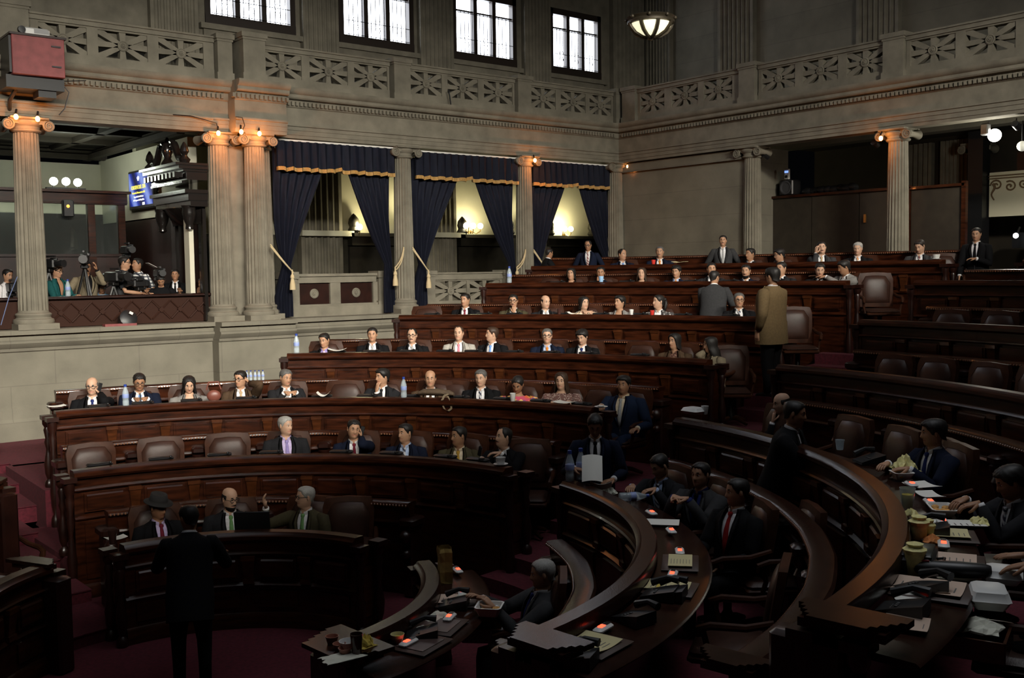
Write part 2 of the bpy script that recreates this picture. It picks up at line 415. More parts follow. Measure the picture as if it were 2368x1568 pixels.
balustrade(PLx, 14.25, 16.72, Z0, Z1, [(14.3, 15.0), (15.15, 15.88), (16.0, 16.68)], 'carved stone balustrade section above the third curtain bay', GB)
balustrade(PBx, 13.42, 16.3, Z0, Z1, [(13.65, 14.4), (14.56, 15.3), (15.5, 16.22)], 'carved stone balustrade section above the blank end wall', GB)
balustrade(PBx, 10.24, 13.0, Z0, Z1, [(10.28, 11.02), (11.2, 11.97), (12.14, 12.92)], 'carved stone balustrade section above the dark partition', GB)
balustrade(PBx, 7.0, 9.84, Z0, Z1, [(7.05, 7.78), (7.95, 8.78), (8.95, 9.76)], 'carved stone balustrade section cut by the right edge above the mural', GB)
pedestal(PLx, 3.4, 4.36, Z0, 4.12, 'stone pedestal above the leftmost column behind the projector', GP, d=.4)
pedestal(PLx, 7.32, 7.58, Z0, 4.04, 'narrow stone pedestal left of the double one above the triple columns', GP, d=.4)
pedestal(lambda u, p, z: PLx(u, p+.2, z), 7.68, 8.08, Z0, 4.08, 'wide stone pedestal projecting above the triple columns', GP, d=.44)
pedestal(PLx, 10.84, 11.2, Z0, 4.06, 'stone pedestal in the balustrade above the first curtain column', GP)
pedestal(PLx, 13.88, 14.24, Z0, 4.06, 'stone pedestal in the balustrade above the second curtain column', GP)
pedestal(PLx, 16.74, 17.1, Z0, 4.06, 'stone pedestal in the balustrade corner on the window side', GP)
pedestal(PBx, 16.3, 16.7, Z0, 4.06, 'stone pedestal in the balustrade corner on the end wall side', GP)
pedestal(PBx, 13.03, 13.42, Z0, 4.06, 'stone pedestal above the column ending the blank wall', GP)
pedestal(PBx, 9.85, 10.24, Z0, 4.06, 'stone pedestal above the bright column by the partition', GP)
# parapets between the curtained columns
PPx = lambda u, p, z: V((u, 17.42-p, z))
GQ = 'parapets in the curtain bays'
pr = thing('parapet', 'stone parapet with two dark wooden panels in the first curtain bay', 'parapet', (9.8, 17.42, -.8), 0, GQ)
a = MB()
for u0, u1, z0, z1, d in ((8.6, 11.0, -.8, -.62, .42), (8.6, 11.0, -.62, -.58, .3), (8.95, 10.65, -.18, -.06, .22), (8.95, 10.65, -.06, -.01, .3), (8.93, 9.0, -.58, -.18, .2), (9.64, 9.86, -.58, -.18, .2), (10.58, 10.7, -.58, -.18, .2)):
    a.loft([[PPx(u, p, z) for u, p in ((u0, -d/2), (u0, d/2), (u1, d/2), (u1, -d/2))] for z in (z0, z1)])
for u0, u1 in ((8.62, 8.92), (10.68, 10.98)):
    for e, z0, z1 in ((.03, -.8, -.55), (0, -.55, -.1), (.03, -.1, .03)):
        a.loft([[PPx(u, p, z) for u, p in ((u0-e, -.16-e), (u0-e, .16+e), (u1+e, .16+e), (u1+e, -.16-e))] for z in (z0, z1)])
a.build('stone_frame', M_stone, pr)
for u0, u1 in ((9.0, 9.64), (9.86, 10.58)):
    a = MB(); a.loft([[PPx(u, p, z) for u, p in ((u0, -.05), (u0, .05), (u1, .05), (u1, -.05))] for z in (-.58, -.18)])
    po = a.build('wooden_panel', M_woodd, pr); rosette(PPx, (u0+u1)/2, -.38, .1, r=.09).build('rosette', M_stone, po)
balustrade(PPx, 12.0, 13.8, -.8, -.02, [(12.05, 12.86), (12.94, 13.74)], 'low stone star balustrade in the second curtain bay', GQ, base=.2, top=.18)
pedestal(PPx, 11.68, 12.0, -.8, .02, 'stone pedestal at the left end of the low star balustrade', 'low balustrade pedestals')
pedestal(PPx, 13.8, 14.1, -.8, .02, 'stone pedestal at the right end of the low star balustrade', 'low balustrade pedestals')
# ------------------------------------------------------------------ rooms behind the columns
def bx(c, d, m, name, kind='structure', parent=None):
    a = MB(); a.box(c, d); o = a.build(name, m, parent)
    if kind == 'structure' and parent is None: struct(o)
    return o
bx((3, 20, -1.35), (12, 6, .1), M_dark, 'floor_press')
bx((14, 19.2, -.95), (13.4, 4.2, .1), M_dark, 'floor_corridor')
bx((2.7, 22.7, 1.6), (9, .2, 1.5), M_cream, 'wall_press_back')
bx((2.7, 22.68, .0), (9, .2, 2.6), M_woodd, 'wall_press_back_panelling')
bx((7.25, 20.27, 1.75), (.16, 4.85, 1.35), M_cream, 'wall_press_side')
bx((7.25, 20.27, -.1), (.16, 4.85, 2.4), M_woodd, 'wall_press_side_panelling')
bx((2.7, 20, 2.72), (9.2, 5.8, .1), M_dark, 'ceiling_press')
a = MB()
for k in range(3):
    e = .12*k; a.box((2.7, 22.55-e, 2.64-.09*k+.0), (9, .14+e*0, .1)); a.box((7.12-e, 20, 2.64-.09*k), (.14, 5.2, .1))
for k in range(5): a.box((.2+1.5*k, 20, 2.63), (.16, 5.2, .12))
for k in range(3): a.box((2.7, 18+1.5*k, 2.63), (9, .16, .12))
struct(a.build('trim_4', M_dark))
# wooden parapet of the press gallery
pr = thing('gallery_parapet', 'dark carved wooden parapet along the front of the press gallery', 'parapet', (4, 17.2, -.8))
a = MB(); a.box((2.6, 17.15, -.57), (9.3, .10, .44)); a.build('panel', mat('dull_dark_wood', (.035, .014, .009), .7, spec=.15), pr)
a = MB(); a.box((2.6, 17.13, -.335), (9.3, .2, .05), bev=.015); a.build('handrail', M_woodd, pr)
a = MB()
for k in range(10):
    xc = 4.72+.32*k
    if xc > 7.1: break
    for s_ in (-1, 1): a.tube([(xc-.15, 17.09, -.57-s_*.15), (xc+.15, 17.09, -.57+s_*.15)], .018, 5)
    a.box((xc, 17.085, -.57), (.07, .04, .07), MX.Rotation(pi/4, 3, 'Y'))
a.build('lattice_carving', mat('dull_dark_wood', (.035, .014, .009), .7, spec=.15), pr)
# corridor behind the curtains
bx((14.2, 20.9, 1.7), (13.8, .2, 1.9), mat('corridor_plaster', (.60, .57, .42), .85, n=.05, ns=2), 'wall_corridor')  # even yellowish cream plaster of the corridor wall
M_cpan = mat('corridor_panelling', (.05, .045, .03), .5, n=.3, ns=5)
bx((14.2, 20.86, -.1), (13.8, .22, 1.9), M_cpan, 'wall_corridor_wainscot')
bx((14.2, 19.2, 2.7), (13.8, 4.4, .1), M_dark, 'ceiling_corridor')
PMAT = M_stone; YY = 20.74
for x0, x1, lb in ((10.75, 11.78, 'fluted pilaster seen between the drapes of the first curtain bay'), (14.1, 14.95, 'fluted pilaster seen between the drapes of the second curtain bay'), (17.2, 18.0, 'fluted pilaster seen behind the drapes of the third curtain bay')):
    pilaster('pilaster', x0, x1, -.9, 2.65, lb, grp='corridor pilasters', nf=6, d=.2)
for x0, x1, w_ in ((10.72, 12.02, 'first'), (14.07, 15.15, 'second')):
    tag(bx(((x0+x1)/2, 20.5, .88), (x1-x0, .14, .12), M_cream, 'ledge', None), 'pale ledge across the pilaster behind the %s curtain bay' % w_, 'ledge', 'corridor ledges')
M_cpan2 = mat('carved_dark_oak', (.024, .021, .015), .45, n=.3, ns=6)
def wainscot(x0, x1, lb):
    r_ = thing('carved_panelling', lb, 'panelling', ((x0+x1)/2, 20.6, -.9), 0, 'carved panelling in the corridor')
    a = MB(); a.box(((x0+x1)/2, 20.6, .72), (x1-x0, .2, .2)); a.box(((x0+x1)/2, 20.58, .86), (x1-x0+.1, .3, .08)); a.build('cornice', M_cpan2, r_)
    a = MB(); a.box(((x0+x1)/2, 20.66, -.15), (x1-x0, .08, 1.5)); a.build('panel', M_cpan2, r_)
    for xx in (x0+.08, x1-.08):
        a = MB(); a.lathe((xx, 20.55, .9), [(.1, 0), (.14, .06), (.1, .14), (.13, .22), (.11, .32), (.05, .4), (.01, .44)], 12); a.build('finial', M_cpan2, r_)
wainscot(12.0, 13.5, 'dark carved panelling with finials behind the first curtain bay')
wainscot(15.05, 16.7, 'dark carved panelling with finials behind the second curtain bay')
wainscot(17.9, 19.6, 'dark carved panelling with finials behind the third curtain bay')
M_lampw = emis('warm_lamp_glass', (1.0, .93, .62), 26.0)
def sconce(x, z, lb, n=2, e=45, y=20.5):
    r_ = thing('wall_lamp', lb, 'wall lamp', (x, y+.1, z-.12), 0, 'corridor wall lamps')
    a = MB(); a.lathe((x, y+.08, z-.16), [(.04, 0), (.05, .03), (.03, .1), (.02, .16)], 10)
    for k in range(n):
        xx = x+(k-(n-1)/2)*.22; a.tube([(x, y+.05, z-.08), ((x+xx)/2, y-.05, z-.16), (xx, y-.08, z-.1), (xx, y-.08, z-.04)], .012, 6)
    a.build('bracket', M_brass, r_)
    for k in range(n):
        xx = x+(k-(n-1)/2)*.22; a = MB(); a.ball((xx, y-.08, z+.03), .07, 14, 9); a.build('lamp_glass', M_lampw, r_, True)
    lamp('lamp_light', 'POINT', (x, y-.12, z+.08), e, (1, .88, .52), r_, .08)
sconce(12.15, 1.0, 'glowing wall lamp at the edge of the right drape of the first curtain bay', 1)
sconce(15.37, 1.08, 'glowing double wall lamp between the drapes of the second curtain bay', 3)
sconce(18.5, 1.05, 'glowing double wall lamp between the drapes of the third curtain bay', 2)
sconce(13.55, 1.56, 'bright wall lamp seen just right of the first curtain column', 1, 16)
sconce(13.55, 1.15, 'lower bright wall lamp seen just right of the first curtain column', 1, 10)
sconce(17.1, 1.5, 'small upright wall lamp seen just right of the second curtain column', 1, 8)

# ------------------------------------------------------------------ curtains
def drape(xo, xt, z_top, z_tie, xtie, wt, z_bot, y, label, tail):
    """velvet drape: outer edge xo, inner top edge xt, gathered at (xtie, z_tie) to width wt, tail below"""
    sgn = 1 if xt > xo else -1
    a = MB(); nz, nu = 26, 46
    fr = []; bk = []
    for j in range(nz+1):
        z = z_top+(z_bot-z_top)*j/nz
        if z > z_tie:
            t = (z_top-z)/(z_top-z_tie); e0 = xo+(xtie-sgn*wt/2-xo)*t**4; e1 = xt+(xtie+sgn*wt/2-xt)*(t**1.08)
        else:
            t = (z_tie-z)/(z_tie-z_bot); e0 = xtie-sgn*wt/2+(tail[0]-xtie+sgn*wt/2)*min(1, t*1.6); e1 = xtie+sgn*wt/2+(tail[1]-xtie-sgn*wt/2)*min(1, t*1.6)
        pin = min(1., abs(z-z_tie)/.5)
        rf, rb = [], []
        for i in range(nu+1):
            u = i/nu; x = e0+(e1-e0)*u
            d = .045*sin(u*2*pi*6+.6*sin(z*2))*(.45+.55*pin)+.015*sin(u*40+z)
            rf.append(V((x, y-.06*(1-pin)+d-.012, z))); rb.append(V((x, y-.06*(1-pin)+d+.012, z)))
        fr.append(rf+rb[::-1])
    a.loft(fr)
    o = a.build('curtain', M_navy); return tag(o, label, 'curtain', 'navy velvet drapes')
def valance(x0, x1, z0, z1, y, lb):
    r_ = thing('curtain_valance', lb, 'valance', ((x0+x1)/2, y, z0), 0, 'navy velvet valances')
    a = MB(); n = 70; rings = []
    for zz, am in ((z1, .02), ((z0+z1)/2, .035), (z0+.03, .05)):
        f = [V((x0+(x1-x0)*i/n, y-.02+am*sin(i*1.35), zz)) for i in range(n+1)]; b = [p+V((0, .03, 0)) for p in f]; rings.append(f+b[::-1])
    a.loft(rings); a.build('cloth', M_navy, r_)
    a = MB(); rings = []
    for zz, am in ((z0+.035, .048), (z0+.0, .05), (z0-.032, .052)):
        f = [V((x0+(x1-x0)*i/n, y-.035+am*sin(i*1.35), zz+.012*sin(i*.9)+(.03 if abs(i-n/2) < 2 else 0))) for i in range(n+1)]; b = [p+V((0, .045, 0)) for p in f]; rings.append(f+b[::-1])
    a.loft(rings); a.build('fringe', M_gold, r_)
    a = MB(); a.box(((x0+x1)/2, y, z1+.01), (x1-x0+.05, .05, .03)); a.build('rail', M_white, r_)
def tieback(xa, za, xb, zb, y, lb, tassel=True):
    r_ = thing('curtain_tieback', lb, 'tieback', (xb, y, zb), 0, 'curtain tiebacks')
    a = MB()
    for o_ in (0, .035):
        pts = [(xa+(xb-xa)*t+o_*t, y-.05-.05*sin(pi*t), za+(zb-za)*t-.04*sin(pi*t)-o_) for t in [k/8 for k in range(9)]]
        a.tube(pts, .013, 6)
    a.build('cord', M_rope, r_)
    if tassel:
        a = MB(); a.lathe((xb, y-.07, zb-.34), [(.055, 0), (.05, .1), (.035, .17), (.03, .2), (.04, .22), (.03, .26), (.014, .28), (.012, .36)], 10); a.build('tassel', M_rope, r_)
YC = 17.02
for x0, x1, zv, zt, ord_ in ((8.42, 10.88, 1.86, 2.36, 'first'), (11.36, 13.95, 1.84, 2.34, 'second'), (14.36, 16.78, 1.83, 2.33, 'third')):
    valance(x0, x1, zv, zt, YC-.08, 'navy velvet valance with gold fringe over the %s curtain bay' % ord_)
    m_ = (x0+x1)/2
    zti = .16
    drape(x0-.02, m_-.13 if ord_ == 'first' else m_-.05, zt-.1, zti, x0+.18, .16, -.78, YC+.05, 'left navy velvet drape of the %s curtain bay' % ord_, (x0-.05, x0+.30))
    drape(x1-.05, m_+.12 if ord_ == 'first' else m_+.06, zt-.1, zti, x1-.14, .16, -.78, YC+.05, 'right navy velvet drape of the %s curtain bay' % ord_, (x1+.02, x1-.22))
tieback(8.22, .52, 8.62, .05, YC-.1, 'cream cord tieback on the left drape beside the triple columns', True)
tieback(11.0, .48, 10.78, .08, YC-.12, 'cream tasselled tieback hanging left of the first curtain column')
tieback(11.2, .48, 11.55, .02, YC-.12, 'cream tasselled tieback hanging right of the first curtain column')
tieback(14.06, .44, 13.8, .06, YC-.12, 'cream tasselled tieback hanging left of the second curtain column')
tieback(14.28, .44, 14.62, .02, YC-.12, 'cream tasselled tieback hanging right of the second curtain column')

# ------------------------------------------------------------------ press gallery furniture
bth = thing('glass_booth', 'dark wooden glass booth at the back of the press gallery', 'booth', (4.6, 20.5, -1.3))
a = MB(); a.box((4.4, 20.5, 1.49), (5.1, .24, .2)); a.box((4.4, 20.46, 1.6), (5.2, .34, .05)); a.box((4.4, 20.48, 1.39), (5.1, .16, .04)); a.build('beam', M_wood, bth)
for xx in (4.3, 6.28, 6.85):
    a = MB(); a.box((xx, 20.5, .35), (.13, .14, 2.1)); a.build('post', M_wood, bth)
a = MB(); a.box((4.4, 20.52, -.45), (5.0, .1, 1.7)); a.box((4.4, 20.5, .4), (5.0, .16, .05)); a.build('lower_panel', M_woodd, bth)
for x0, x1 in ((2.0, 4.24), (4.36, 6.22), (6.34, 6.8)):
    a = MB(); a.box(((x0+x1)/2, 20.5, .9), (x1-x0, .02, .96)); a.build('pane', M_boothglass, bth)
fx = thing('floodlight_bar', 'row of three glowing round lamps on top of the glass booth', 'lamp', (5.82, 20.4, 1.63))
a = MB(); a.box((5.82, 20.4, 1.645), (.7, .1, .03)); a.build('bar', M_metal, fx)
M_flood = emis('cool_flood_glass', (.93, 1.0, .86), 32)
for xx, zz in ((5.6, 1.77), (5.82, 1.775), (6.03, 1.765)):
    a = MB(); a.ball((xx, 20.36, zz), .075, 14, 9); bo = a.build('lamp_globe', M_flood, fx, True)
    a = MB(); a.tube([(xx, 20.4, 1.65), (xx, 20.4, zz-.06)], .015, 6); a.build('stem', M_metal, fx)
lamp('flood_light', 'POINT', (5.82, 20.3, 2.0), 26, (.93, 1, .82), fx, .2)
sg = thing('signal_light', 'small black signal box with an orange lens hanging from the booth beam', 'signal light', (5.82, 20.35, 1.12))
a = MB(); a.box((5.82, 20.32, 1.27), (.2, .12, .32), bev=.02); a.build('housing', M_black, sg)
a = MB(); a.ball((5.81, 20.26, 1.31), .03, 10, 6); a.build('lens', emis('orange_lens', (1, .35, .05), 3), sg, True)
# wall screen (on the side wall, facing the gallery)
sx = 7.08
sc_ = thing('wall_screen', 'tilted blue wall screen showing the words ORDEN DEL DIA', 'screen', (sx, 19.9, 1.3))
a = MB(); a.box((sx, 19.9, 1.65), (.07, 1.32, .74), bev=.01); a.build('frame', M_black, sc_)
M_scr = bpy.data.materials.new('screen_picture'); M_scr.use_nodes = True
nt = M_scr.node_tree; N = nt.nodes; Lk = nt.links; b_ = N['Principled BSDF']; b_.inputs['Base Color'].default_value = (0, 0, 0, 1)
tc = N.new('ShaderNodeTexCoord'); mp = N.new('ShaderNodeMapping'); mp.inputs['Rotation'].default_value = (RAD(35), 0, 0)
wv = N.new('ShaderNodeTexWave'); wv.bands_direction = 'Y'; wv.inputs['Scale'].default_value = .55; wv.inputs['Distortion'].default_value = 1.5; wv.inputs['Detail'].default_value = 2; wv.inputs['Phase Offset'].default_value = 1.0
Lk.new(tc.outputs['Object'], mp.inputs[0]); Lk.new(mp.outputs[0], wv.inputs[0])
cr = N.new('ShaderNodeValToRGB'); cr.color_ramp.elements[0].color = (.004, .006, .06, 1); cr.color_ramp.elements[1].color = (.30, .42, 1, 1)
q = cr.color_ramp.elements.new(.55); q.color = (.02, .05, .5, 1)
Lk.new(wv.outputs['Fac'], cr.inputs[0]); Lk.new(cr.outputs[0], b_.inputs['Emission Color']); b_.inputs['Emission Strength'].default_value = .75
a = MB(); a.box((sx-.037, 19.9, 1.66), (.006, 1.24, .64)); a.build('display', M_scr, sc_)
def text(body, size, loc, m, parent, rot, align='CENTER', ext=.002, name='lettering'):
    c_ = bpy.data.curves.new(name, 'FONT'); c_.body = body; c_.size = size; c_.align_x = align; c_.extrude = ext; c_.resolution_u = 3
    t_ = bpy.data.objects.new(name+'_draft', c_); COL.objects.link(t_); dg = bpy.context.evaluated_depsgraph_get(); dg.update()
    me = bpy.data.meshes.new_from_object(t_.evaluated_get(dg)); me.materials.clear(); me.materials.append(m); me.name = name
    bpy.data.objects.remove(t_)
    o = bpy.data.objects.new(name, me); COL.objects.link(o); o.parent = parent
    o.matrix_local = MATOF[parent].inverted() @ (MX.Translation(V(loc)) @ rot.to_4x4()); MATOF[o] = MATOF[parent]; return o
RS = MX(((0, 0, -1), (-1, 0, 0), (0, 1, 0)))    # text running along -y, facing -x
M_ty = emis('yellow_lettering', (1, .85, .1), 1.1); M_tw = emis('white_lettering', (.9, .92, 1), 1.0)
for bd, sz, zz, m_, yy in (('ORDEN DEL DÍA', .105, 1.66, M_ty, 20.0), ('Guatemala, 22 de noviembre 2012', .05, 1.575, M_ty, 20.0), ('Segunda Sesión Ordinaria', .05, 1.50, M_tw, 20.0), ('del Congreso de la República', .05, 1.435, M_tw, 20.0), ('LOGO', .05, 1.36, M_tw, 19.7)):
    if bd != 'LOGO': text(bd, sz, (sx-.043, yy, zz), m_, sc_, RS)
a = MB()
for dy, dz, w_, h_ in ((0, 0, .07, .07), (.04, .05, .03, .06), (-.04, .05, .03, .06), (0, .09, .03, .04)): a.box((sx-.042, 20.0+dy, 1.84+dz*.6), (.004, w_, h_*.7))
a.build('emblem', M_tw, sc_)
a = MB(); a.box((sx-.042, 19.75, 1.37), (.004, .12, .05)); a.build('badge', M_tw, sc_)
# carved ebony portal
PY, PZ = 17.72, -.13
po = thing('carved_portal', 'black carved wooden portal with broken scroll pediment beside the screen', 'portal', (6.9, PY, -1.3))
a = MB()
for p_, z0, z1 in ((.42, 1.86, 1.9), (.5, 1.9, 1.96), (.56, 1.96, 2.0), (.36, 1.72, 1.86), (.40, 1.5, 1.56), (.34, 1.38, 1.5), (.3, 1.28, 1.38)):
    a.box((7.12-p_/2, PY, (z0+z1)/2+PZ), (p_, 1.45+p_*.5, z1-z0))
a.build('entablature', M_ebony, po)
a = MB()
for k in range(9): a.box((6.66, PY-.68+k*.17, 1.81+PZ), (.14, .08, .09))
for k in range(26): a.box((6.74, PY-.7+k*.056, 1.69+PZ), (.06, .03, .035))
a.build('brackets', M_ebony, po)
for sgn in (-1, 1):
    a = MB(); pts = []
    for t in range(24):
        u = t/23; pts.append((6.76, PY+sgn*(.78-.5*u), 2.02+PZ+.34*u**1.5+.03*sin(u*9)))
    for t in range(16):
        an = t/15*2.2*pi; rr = .1*(1-t/20); pts.append((6.76, PY+sgn*(.2+rr*cos(an)), 2.33+PZ+rr*sin(an)))
    a.tube(pts, [.065]*24+[.05*(1-k/26) for k in range(16)], 8); a.build('pediment_scroll', M_ebony, po)
    a = MB(); a.lathe((6.74, PY+sgn*.8, 2.0+PZ), [(.08, 0), (.1, .05), (.04, .12), (.08, .18), (.06, .26), (.015, .34)], 10); a.build('finial', M_ebony, po)
    a = MB(); a.lathe((6.86, PY+sgn*.62, .45), [(.02, .3), (.07, .33), (.06, .4), (.1, .5), (.12, .6), (.11, .66), (.13, .72)], 14); a.box((7.08, PY+sgn*.62, .17), (.06, .2, 1.9)); a.build('console', M_ebony, po)
a = MB(); a.lathe((6.76, PY, 2.0+PZ), [(.1, 0), (.12, .05), (.06, .14), (.1, .24), (.08, .36), (.04, .44), (.02, .5)], 12); a.build('urn', M_ebony, po)
a = MB(); rings = []
for z_, p_ in ((1.0, .1), (1.1, .22), (1.2, .3), (1.28, .36)): rings.append([(7.12-p_*sin(pi*k/10)-.06, PY-.68+1.36*k/10, z_+PZ) for k in range(11)]+[(7.12, PY+.68, z_+PZ), (7.12, PY-.68, z_+PZ)])
a.loft(rings); a.build('carved_swag', M_ebony, po)
a = MB(); a.box((6.9, 17.25, .1), (.08, .22, 2.5)); o = a.build('trim_5', M_cream); struct(o)
# projector box on the balustrade
bxo = thing('projector_box', 'red wooden box fixed to the balustrade holding a projector', 'box', (4.3, 16.3, 2.9))
M_redbox = mat('red_painted_wood', (.24, .06, .06), .6, n=.2, ns=8)
a = MB(); a.box((4.31, 16.42, 3.2), (.72, .55, .56), bev=.008); a.build('body', M_redbox, bxo)
a = MB(); a.box((4.31, 16.42, 3.49), (.78, .6, .03)); a.build('lid', M_woodd, bxo)
a = MB(); a.box((3.93, 16.42, 3.2), (.03, .5, .52)); a.build('dark_side', M_black, bxo)  # black sheet over the left side of the box
for zz in (3.07, 3.36):
    a = MB(); a.box((4.55, 16.135, zz), (.13, .02, .02)); a.build('slot', M_black, bxo)
a = MB(); a.box((4.28, 16.5, 2.83), (.8, .5, .18)); a.box((4.45, 16.45, 2.7), (.25, .3, .12)); a.tube([(4.1, 16.4, 2.85), (4.0, 16.6, 2.6), (4.05, 16.85, 2.5)], .03, 6); a.build('bracket', M_black, bxo)
pj = thing('projector', 'white video projector lying on the red wooden box', 'projector', (4.28, 16.35, 3.505))
a = MB(); a.box((4.32, 16.36, 3.565), (.36, .28, .11), bev=.02); a.build('housing', M_plas, pj)
a = MB(); a.lathe((4.11, 16.26, 3.57), [(.05, 0), (.055, .02), (.05, .07), (.03, .072)], 14, axis=MX.Rotation(pi/2, 3, 'X')); lo = a.build('lens', M_black, pj)
a = MB(); a.box((4.38, 16.215, 3.57), (.2, .006, .06)); a.build('vent', mat('grey_vent', (.3, .3, .3), .6), pj)
a = MB(); a.tube([(4.68, 16.55, 3.25), (4.75, 16.6, 3.1), (4.72, 16.6, 2.95), (4.85, 16.62, 2.8), (4.78, 16.63, 2.55), (4.7, 16.66, 2.45)], .009, 5)
a.tube([(4.72, 16.6, 2.95), (4.95, 16.6, 2.98), (5.1, 16.6, 3.0)], .007, 5)
tag(a.build('cable', M_black), 'black cable dangling beside the red projector box', 'cable')
# hanging bowl lamp
hl = thing('bowl_lamp', 'hanging bowl lamp with bronze ribs and frosted glass', 'lamp', (10.48, 9.85, 3.1))
cx, cy, cz = 10.48, 9.85, 3.13
R0 = .30
a = MB(); a.lathe((cx, cy, cz), [(.03, 0), (.12, .02), (.21, .07), (.268, .14), (.285, .19), (.27, .19), (.2, .08), (.05, .02)], 36); a.build('glass_bowl', emis('frosted_bowl', (1, .92, .62), 1.0), hl, True)
a = MB(); a.lathe((cx, cy, cz), [(.285, .175), (.315, .18), (.32, .21), (.305, .23), (.33, .26), (.31, .27), (.27, .265), (.27, .175)], 36)
for k in range(8):
    an = 2*pi*k/8+.3; a.tube([(cx+(r_+.012)*cos(an), cy+(r_+.012)*sin(an), cz+z_) for r_, z_ in ((.04, .0), (.12, .02), (.21, .07), (.268, .14), (.29, .19))], .028, 6)
    a.ball((cx+.325*cos(an+.39), cy+.325*sin(an+.39), cz+.245), .028, 8, 5)
a.lathe((cx, cy, cz-.05), [(.01, 0), (.03, .02), (.05, .045), (.04, .06)], 12); a.build('ribbed_frame', mat('bronze', (.05, .04, .025), .5, metal=.5), hl)
a = MB()
for k in range(3):
    an = 2*pi*k/3; a.tube([(cx+.29*cos(an), cy+.29*sin(an), cz+.26), (cx+.02*cos(an), cy+.02*sin(an), cz+3.0)], .004, 4)
a.build('chains', M_metal, hl)
# capital bulbs
M_bulb = emis('orange_bulb', (1.0, .36, .08), 40)
def bulb(px, py, plane, lb, e=2.6, y=16.68):
    p = aty(px, py, y) if plane == 'L' else atx(px, py, y)
    r_ = thing('capital_bulb', lb, 'bulb', p, 0, 'orange bulbs on the column capitals')
    a = MB(); a.ball(p, .034, 10, 7, (1, 1, 1.25)); a.build('bulb_glass', M_bulb, r_, True)
    a = MB(); a.tube([p+V((0, .02, .04)), p+V((.03, .08, .12)) if plane == 'L' else p+V((.08, .03, .12))], .016, 6); a.build('holder', M_black, r_)
    lamp('bulb_light', 'POINT', p+V((0, -.17, -.16)) if plane == 'L' else p+V((-.17, 0, -.16)), e*5, (1, .30, .07), r_, .03)
bulb(37, 270, 'L', 'orange bulb on the left of the leftmost column capital', 2.2)
bulb(87, 275, 'L', 'orange bulb on the right of the leftmost column capital', 1.0)
bulb(505, 308, 'L', 'orange bulb above the left column of the triple group', 4)
bulb(558, 305, 'L', 'tiny orange bulb above the middle column of the triple group', .6, 16.45)
bulb(600, 309, 'L', 'orange bulb above the right column of the triple group', 4, 16.5)
bulb(1237, 371, 'L', 'orange bulb right of the second curtain column capital', 2.5)
bulb(1452, 385, 'L', 'orange bulb by the capital in the hall corner', 3)
bulb(2037, 320, 'B', 'orange bulb left of the bright end wall column capital', 1.6)
# ------------------------------------------------------------------ behind the end wall columns
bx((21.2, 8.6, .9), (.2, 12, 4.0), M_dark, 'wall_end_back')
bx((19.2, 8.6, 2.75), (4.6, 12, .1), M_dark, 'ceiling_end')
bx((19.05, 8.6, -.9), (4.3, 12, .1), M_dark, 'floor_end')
bx((18.0, 13.75, .8), (1.6, .16, 3.4), M_block, 'wall_end_return')
PMAT = M_stone
for y0, y1, lb in ((11.6, 12.5, 'dim fluted pilaster behind the dark partition, left of the bright column'), (10.7, 11.4, 'dim fluted pilaster behind the dark partition, right of the bright column')):
    pilaster('pilaster', y0, y1, -.85, 2.6, lb, back=21.1, grp='end room pilasters')
pt = thing('partition', 'tall dark wooden partition behind the end wall columns', 'partition', (18.3, 11.7, -.84))
M_panel = mat('dull_dark_panel', (.035, .027, .018), .6, n=.2, ns=5)
ys = [13.9, 12.7, 11.6, 10.62, 10.5, 9.5]
for y0, y1 in ((13.86, 12.72), (12.70, 11.62), (11.60, 10.62), (10.5, 9.52)):
    a = MB(); a.box((18.3, (y0+y1)/2, .31), (.05, y0-y1, 2.3)); a.build('panel', M_panel, pt)
a = MB()
for y_ in (13.9, 10.56, 9.46): a.box((18.27, y_, .33), (.09, .08, 2.36))
a.box((18.27, 12.2, 1.47), (.09, 3.4, .05)); a.box((18.27, 10.0, 1.45), (.09, 1.1, .05)); a.build('frame', M_wood, pt)
a = MB(); p = atx(2000, 505, 18.24); a.box(p, (.02, .05, .16)); a.box(p+V((0, .0, .0)), (.05, .03, .05)); a.build('door_handle', M_brass, pt)
ls = thing('loudspeaker', 'black loudspeaker with a round cone standing on the partition', 'loudspeaker', (18.3, 13.3, 1.5))
a = MB(); a.box((18.4, 13.33, 1.66), (.3, .34, .32), bev=.02); a.build('cabinet', M_black, ls)
a = MB(); a.lathe((18.245, 13.33, 1.66), [(.14, 0), (.145, .01), (.12, .015), (.05, -.02), (.02, -.01)], 20, axis=MX.Rotation(-pi/2, 3, 'Y')); a.build('cone', mat('speaker_cone', (.05, .05, .055), .5), ls)
dv = thing('player_device', 'small silver device with a blue display on top of the loudspeaker', 'device', (18.3, 13.33, 1.83))
a = MB(); a.box((18.3, 13.33, 1.94), (.05, .12, .22), bev=.01); a.build('housing', M_plas, dv)
a = MB(); a.box((18.272, 13.33, 1.99), (.006, .09, .04)); a.build('display', emis('blue_display', (.2, .35, 1), 1.5), dv)
a = MB(); a.lathe((18.272, 13.33, 1.89), [(.03, 0), (.032, .01), (.01, .012)], 12, axis=MX.Rotation(-pi/2, 3, 'Y')); a.build('dial', M_black, dv)
a = MB()
for k in range(9): a.ball((18.45+.1*random.random(), 12.95-.13*k, 1.55+.03*random.random()), .11, 8, 6, (1, 1.2, .8))
tag(a.build('cloth_bundle', M_black), 'dark bundled cloth lying along the top of the partition', 'cloth')
M_globe = emis('white_globe', (1, .97, .85), 14)
p = atx(2300, 313, 17.6); gl = thing('floodlight', 'lit round lamp with a grey housing under the end wall beam', 'lamp', p)
